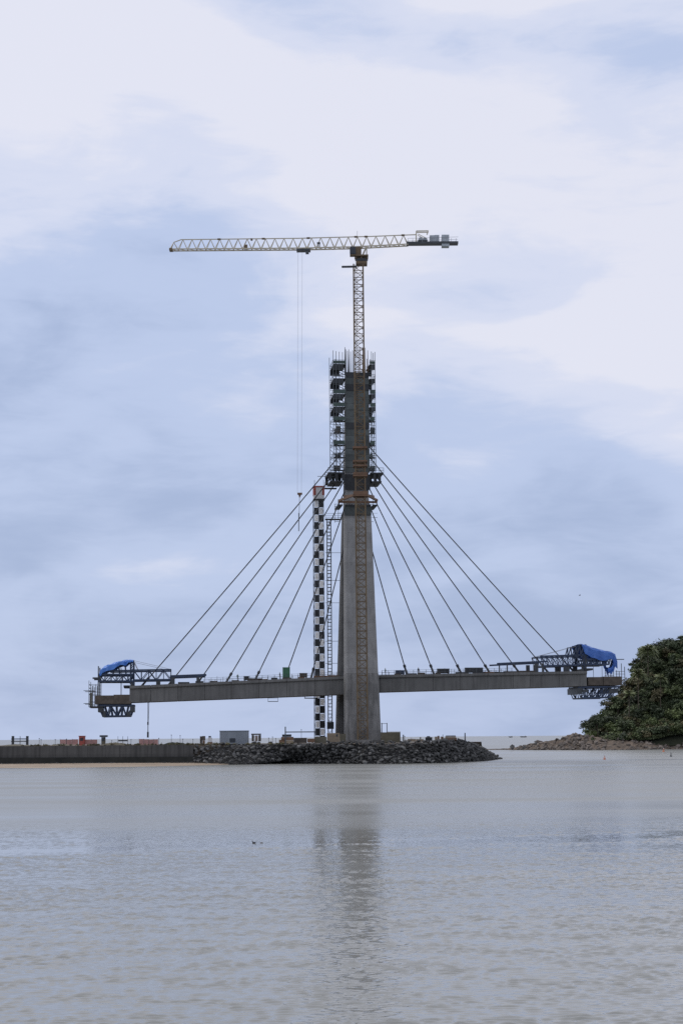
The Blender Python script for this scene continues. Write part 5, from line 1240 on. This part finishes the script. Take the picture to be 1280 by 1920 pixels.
tag(link('weeds', crown_mesh('weeds', wV, wT, M['leaf_dry'])), 'scrubby weeds along the top of the quay wall', 'weeds', kind='stuff')
fr_ = random.Random(31); foot = [(Vector((fr_.uniform(-100, x360 + 2), 404.2 - abs(fr_.gauss(0, .8)), .62)), fr_.uniform(.15, .5)) for _ in range(260)]
joined_stones('rubble', granite, qt, foot, M['rock'])
# ground cover over the whole hill
gr2 = np.random.default_rng(77); nG = 52000; GYY = 733 + 90 * gr2.random(nG); GXX = (1096 + 200 * gr2.random(nG) - 640) / FPX * GYY; GZZ = hill_z(GXX, GYY); keep = GZZ > 1.2
GXX, GYY, GZZ = GXX[keep], GYY[keep], GZZ[keep]; nG = len(GXX); gc = np.stack([GXX, GYY, GZZ + gr2.uniform(.1, 1.5, nG)], 1)
ga = gr2.normal(size=(nG, 3)); ga /= np.linalg.norm(ga, axis=1)[:, None]; gb = np.cross(ga, gr2.normal(size=(nG, 3)) + np.array([0, -.6, .8])); gb /= np.linalg.norm(gb, axis=1)[:, None]; gs = gr2.uniform(.3, .75, nG)[:, None]
gV = np.stack([gc - ga * gs, gc - gb * gs * .5, gc + ga * gs, gc + gb * gs * .5], 1).reshape(-1, 3); gT = np.repeat(np.clip(.45 + .3 * np.sin(GXX * .35) * np.cos(GYY * .3) + .2 * gr2.normal(size=nG), 0, 1), 4)
tag(link('ground_cover', crown_mesh('ground_cover', gV, gT, M['leaf_mid'])), 'low green undergrowth covering the hill slope', 'undergrowth', kind='stuff')
# woodland mass
rw = np.random.default_rng(11); groups = {'leaf_dark': [], 'leaf_mid': [], 'leaf_light': [], 'leaf_dry': []}
for k in range(600):
    Y = (740 + 80 * rw.random()) if k < 400 else 733 + 16 * rw.random(); px = 1100 + 240 * rw.random() ** .9; p = on_hill(px, 1380, Y)
    if p.z < 1.5: continue
    low = Y < 752
    h, w = (rw.uniform(3, 5.0), rw.uniform(3.5, 6.5)) if low else (rw.uniform(5, 8.2), rw.uniform(4.5, 8))
    if not low and rw.random() < .3: h *= 1.25; w *= 1.5
    if px < 1135: h *= .6; w *= .75
    elif px < 1200: h *= .85
    cs, rs_, r = tree_parts(h, w, 1000 + k, 7); V, tone = leaves(None, cs, rs_, 560 if px < 1300 else 200, .55, r)
    mtn = rw.choice(['leaf_dark', 'leaf_mid', 'leaf_light', 'leaf_dry'], p=[.12, .30, .36, .22] if low else [.30, .38, .14, .18])
    groups[mtn].append((V + np.array(p), np.clip(tone + rw.normal() * .28, 0, 1)))
wroot = None
for mtn, lst in groups.items():
    V = np.concatenate([a for a, b in lst]); tone = np.concatenate([b for a, b in lst]); o = link('woodland', crown_mesh('woodland', V, tone, M[mtn]))
    tag(o, {'leaf_dark': 'dark evergreen woodland covering the hill', 'leaf_mid': 'mid green woodland covering the hill', 'leaf_light': 'light green scrub on the lower hill slope', 'leaf_dry': 'dry olive scrub scattered over the hill'}[mtn], 'woodland', kind='stuff')
def tree_at(px, ytop, ybase_off, Y, w, mt, label, seed, **k):
    p = at(px, 1380, Y); z0 = float(hill_z(np.array(p.x), np.array(Y))); zt = at(px, ytop, Y).z; return broad_tree((p.x, Y, z0), max(3, zt - z0), w, seed, mt, label, **k)
tree_at(1119, 1333, 0, 752, 8.0, 'leaf_dark', 'dark rounded tree at the left foot of the hill above the rocks', 1, n=2600, size=.42)
tree_at(1268, 1199, 0, 782, 12, 'leaf_dark', 'dark dense tree on top of the hill at the right edge', 2, n=3600, size=.45)
tree_at(1247, 1213, 0, 786, 7, 'leaf_dark', 'dark tree just right of the tall palm on the hilltop', 3, n=1800)
tree_at(1196, 1238, 0, 784, 7.0, 'leaf_mid', 'leafy tree on the hill crest left of the tall palm', 4, n=1800)
tree_at(1158, 1298, 0, 772, 7.5, 'leaf_mid', 'green tree on the left slope under the gantry tip', 5, n=1900)
tree_at(1180, 1266, 0, 780, 7.0, 'leaf_dry', 'olive tree on the left slope beside the gantry end', 6, n=1700)
tree_at(1262, 1330, 0, 748, 10, 'leaf_light', 'bright green spreading tree low on the right of the hill', 7, n=2800, size=.45)
tree_at(1222, 1345, 0, 746, 8, 'leaf_light', 'light green bushy tree above the pink shore rocks', 8, n=2200)
tree_at(1170, 1350, 0, 745, 8, 'leaf_mid', 'low green bush at the middle of the hill foot', 9, n=2000)
def palm_at(px, ytop, Y, label, seed, h=None, **k):
    p = at(px, 1380, Y); z0 = float(hill_z(np.array(p.x), np.array(Y))); zt = at(px, ytop, Y).z; palm((p.x, Y, z0), max(4, zt - z0), label, seed, **k)
palm_at(1216, 1217, 772, 'tall palm rising from the hilltop skyline', 1, nf=46, fl=5.6)
palm_at(1196, 1262, 758, 'palm with drooping fronds below the tall skyline palm', 2, nf=34, fl=4.8)
palm_at(1178, 1300, 756, 'small palm on the left slope of the hill', 3, nf=22, fl=3.2)
palm_at(1238, 1270, 758, 'palm among dark trees right of the skyline palm', 4, nf=24, fl=3.6)

# ------------------------------------------------------------------ buoys, far boats, birds
def buoy(px, py, s, mt, label):
    p = on_plane(px, py, 0); t = thing('buoy', p, label, 'buoy')
    q = MB(); q.bar(p + Vector((0, 0, -.4)), p + Vector((0, 0, .55 * s)), .75 * s, .62 * s, n=12); q.build('float', M[mt], t)
    q = MB()
    for a in range(3): d = Vector((math.cos(a * 2.1), math.sin(a * 2.1), 0)) * .45 * s; q.bar(p + d + Vector((0, 0, .5 * s)), p + d * .3 + Vector((0, 0, 1.9 * s)), .07 * s)
    q.build('cage', M[mt], t); q = MB(); q.bar(p + Vector((0, 0, 1.8 * s)), p + Vector((0, 0, 2.35 * s)), .26 * s, .12 * s, n=8); q.build('lantern', M['pale_panel' if mt == 'orange' else mt], t)
buoy(1132.5, 1424, .48, 'orange', 'orange and white buoy floating left of the hill')
buoy(1243, 1409.5, .6, 'orange', 'orange and white buoy close to the rocky shore')
buoy(1257, 1418.5, .5, 'dark_steel', 'dark buoy floating nearest the right edge')
def ship(px, py, Lm, label):
    d = 6200; p = at(px, py, d); p.z = 0; t = thing('ship', p, label, 'ship', 'ships on the horizon'); q = MB(); H = 3.5
    q.add([(p.x - Lm / 2, d, 0), (p.x + Lm / 2, d - 5, 0), (p.x + Lm / 2, d + 5, 0), (p.x - Lm / 2 - 6, d, H), (p.x + Lm / 2 + 2, d - 6, H), (p.x + Lm / 2 + 2, d + 6, H)], [(0, 1, 2), (3, 5, 4), (0, 3, 4, 1), (0, 2, 5, 3), (1, 4, 5, 2)]); q.build('hull', M['dark_steel'], t)
    q = MB(); q.box((p.x + Lm * .3, d, H + 1.5), Lm * .15, 5, 3, X_, Y_); q.build('superstructure', M['pale_panel'], t)
ship(957, 1380, 9, 'tiny ship on the horizon, left of the two'); ship(981, 1380, 18, 'small dark ship on the horizon, right of the two')
# flying bird
bp_ = at(1086, 1116.5, 300); q = MB()
q.bar(bp_ + Vector((-.15, 0, 0)), bp_ + Vector((.15, .02, .02)), .05, .03, n=6)
q.add([bp_ + Vector((-.05, 0, .03)), bp_ + Vector((.1, 0, .03)), bp_ + Vector((.05, -.45, .2)), bp_ + Vector((-.02, .45, .2))], [(0, 1, 2), (1, 0, 3)])
q.add([bp_ + Vector((.0, -.45, .2)), bp_ + Vector((.08, -.42, .2)), bp_ + Vector((.12, -.75, .1))], [(0, 1, 2)])
tag(q.build('bird', M['bird']), 'small dark bird flying in the sky right of the fan', 'bird')
# swimming bird
sb = on_plane(476, 1581, 0); t = thing('water_bird', sb, 'small dark water bird swimming on the calm slick', 'bird')
def blob(mb, c, rx, ry, rz, n=8, m_=6):
    vs = [c + Vector((0, 0, -rz))]; fs = []
    for i in range(1, m_):
        ph = -math.pi / 2 + math.pi * i / m_
        for j in range(n): a = 2 * math.pi * j / n; vs.append(c + Vector((rx * math.cos(ph) * math.cos(a), ry * math.cos(ph) * math.sin(a), rz * math.sin(ph))))
    vs.append(c + Vector((0, 0, rz)))
    for j in range(n): fs.append((0, 1 + (j + 1) % n, 1 + j)); fs.append((len(vs) - 1, len(vs) - 1 - n + j, len(vs) - 1 - n + (j + 1) % n))
    for i in range(m_ - 2):
        for j in range(n): a = 1 + i * n + j; b = 1 + i * n + (j + 1) % n; fs.append((a, b, b + n, a + n))
    mb.add(vs, fs)
q = MB(); blob(q, sb + Vector((0, 0, .05)), .16, .08, .07); q.bar(sb + Vector((-.08, 0, .06)), sb + Vector((-.13, 0, .2)), .035, .02, n=6); blob(q, sb + Vector((-.145, 0, .215)), .045, .03, .03); q.bar(sb + Vector((-.18, 0, .215)), sb + Vector((-.25, 0, .205)), .012, .004, n=4); q.bar(sb + Vector((.12, 0, .07)), sb + Vector((.24, 0, .1)), .04, .012, n=4)
q.v = [tuple(sb[k] + (p[k] - sb[k]) * .62 for k in range(3)) for p in q.v]
q.build('body', M['bird'], t, smooth=True)
q = MB(); blob(q, sb + Vector((.45, .2, .01)), .09, .04, .03); tag(q.build('driftwood', M['bark']), 'scrap of driftwood beside the swimming bird', 'driftwood')
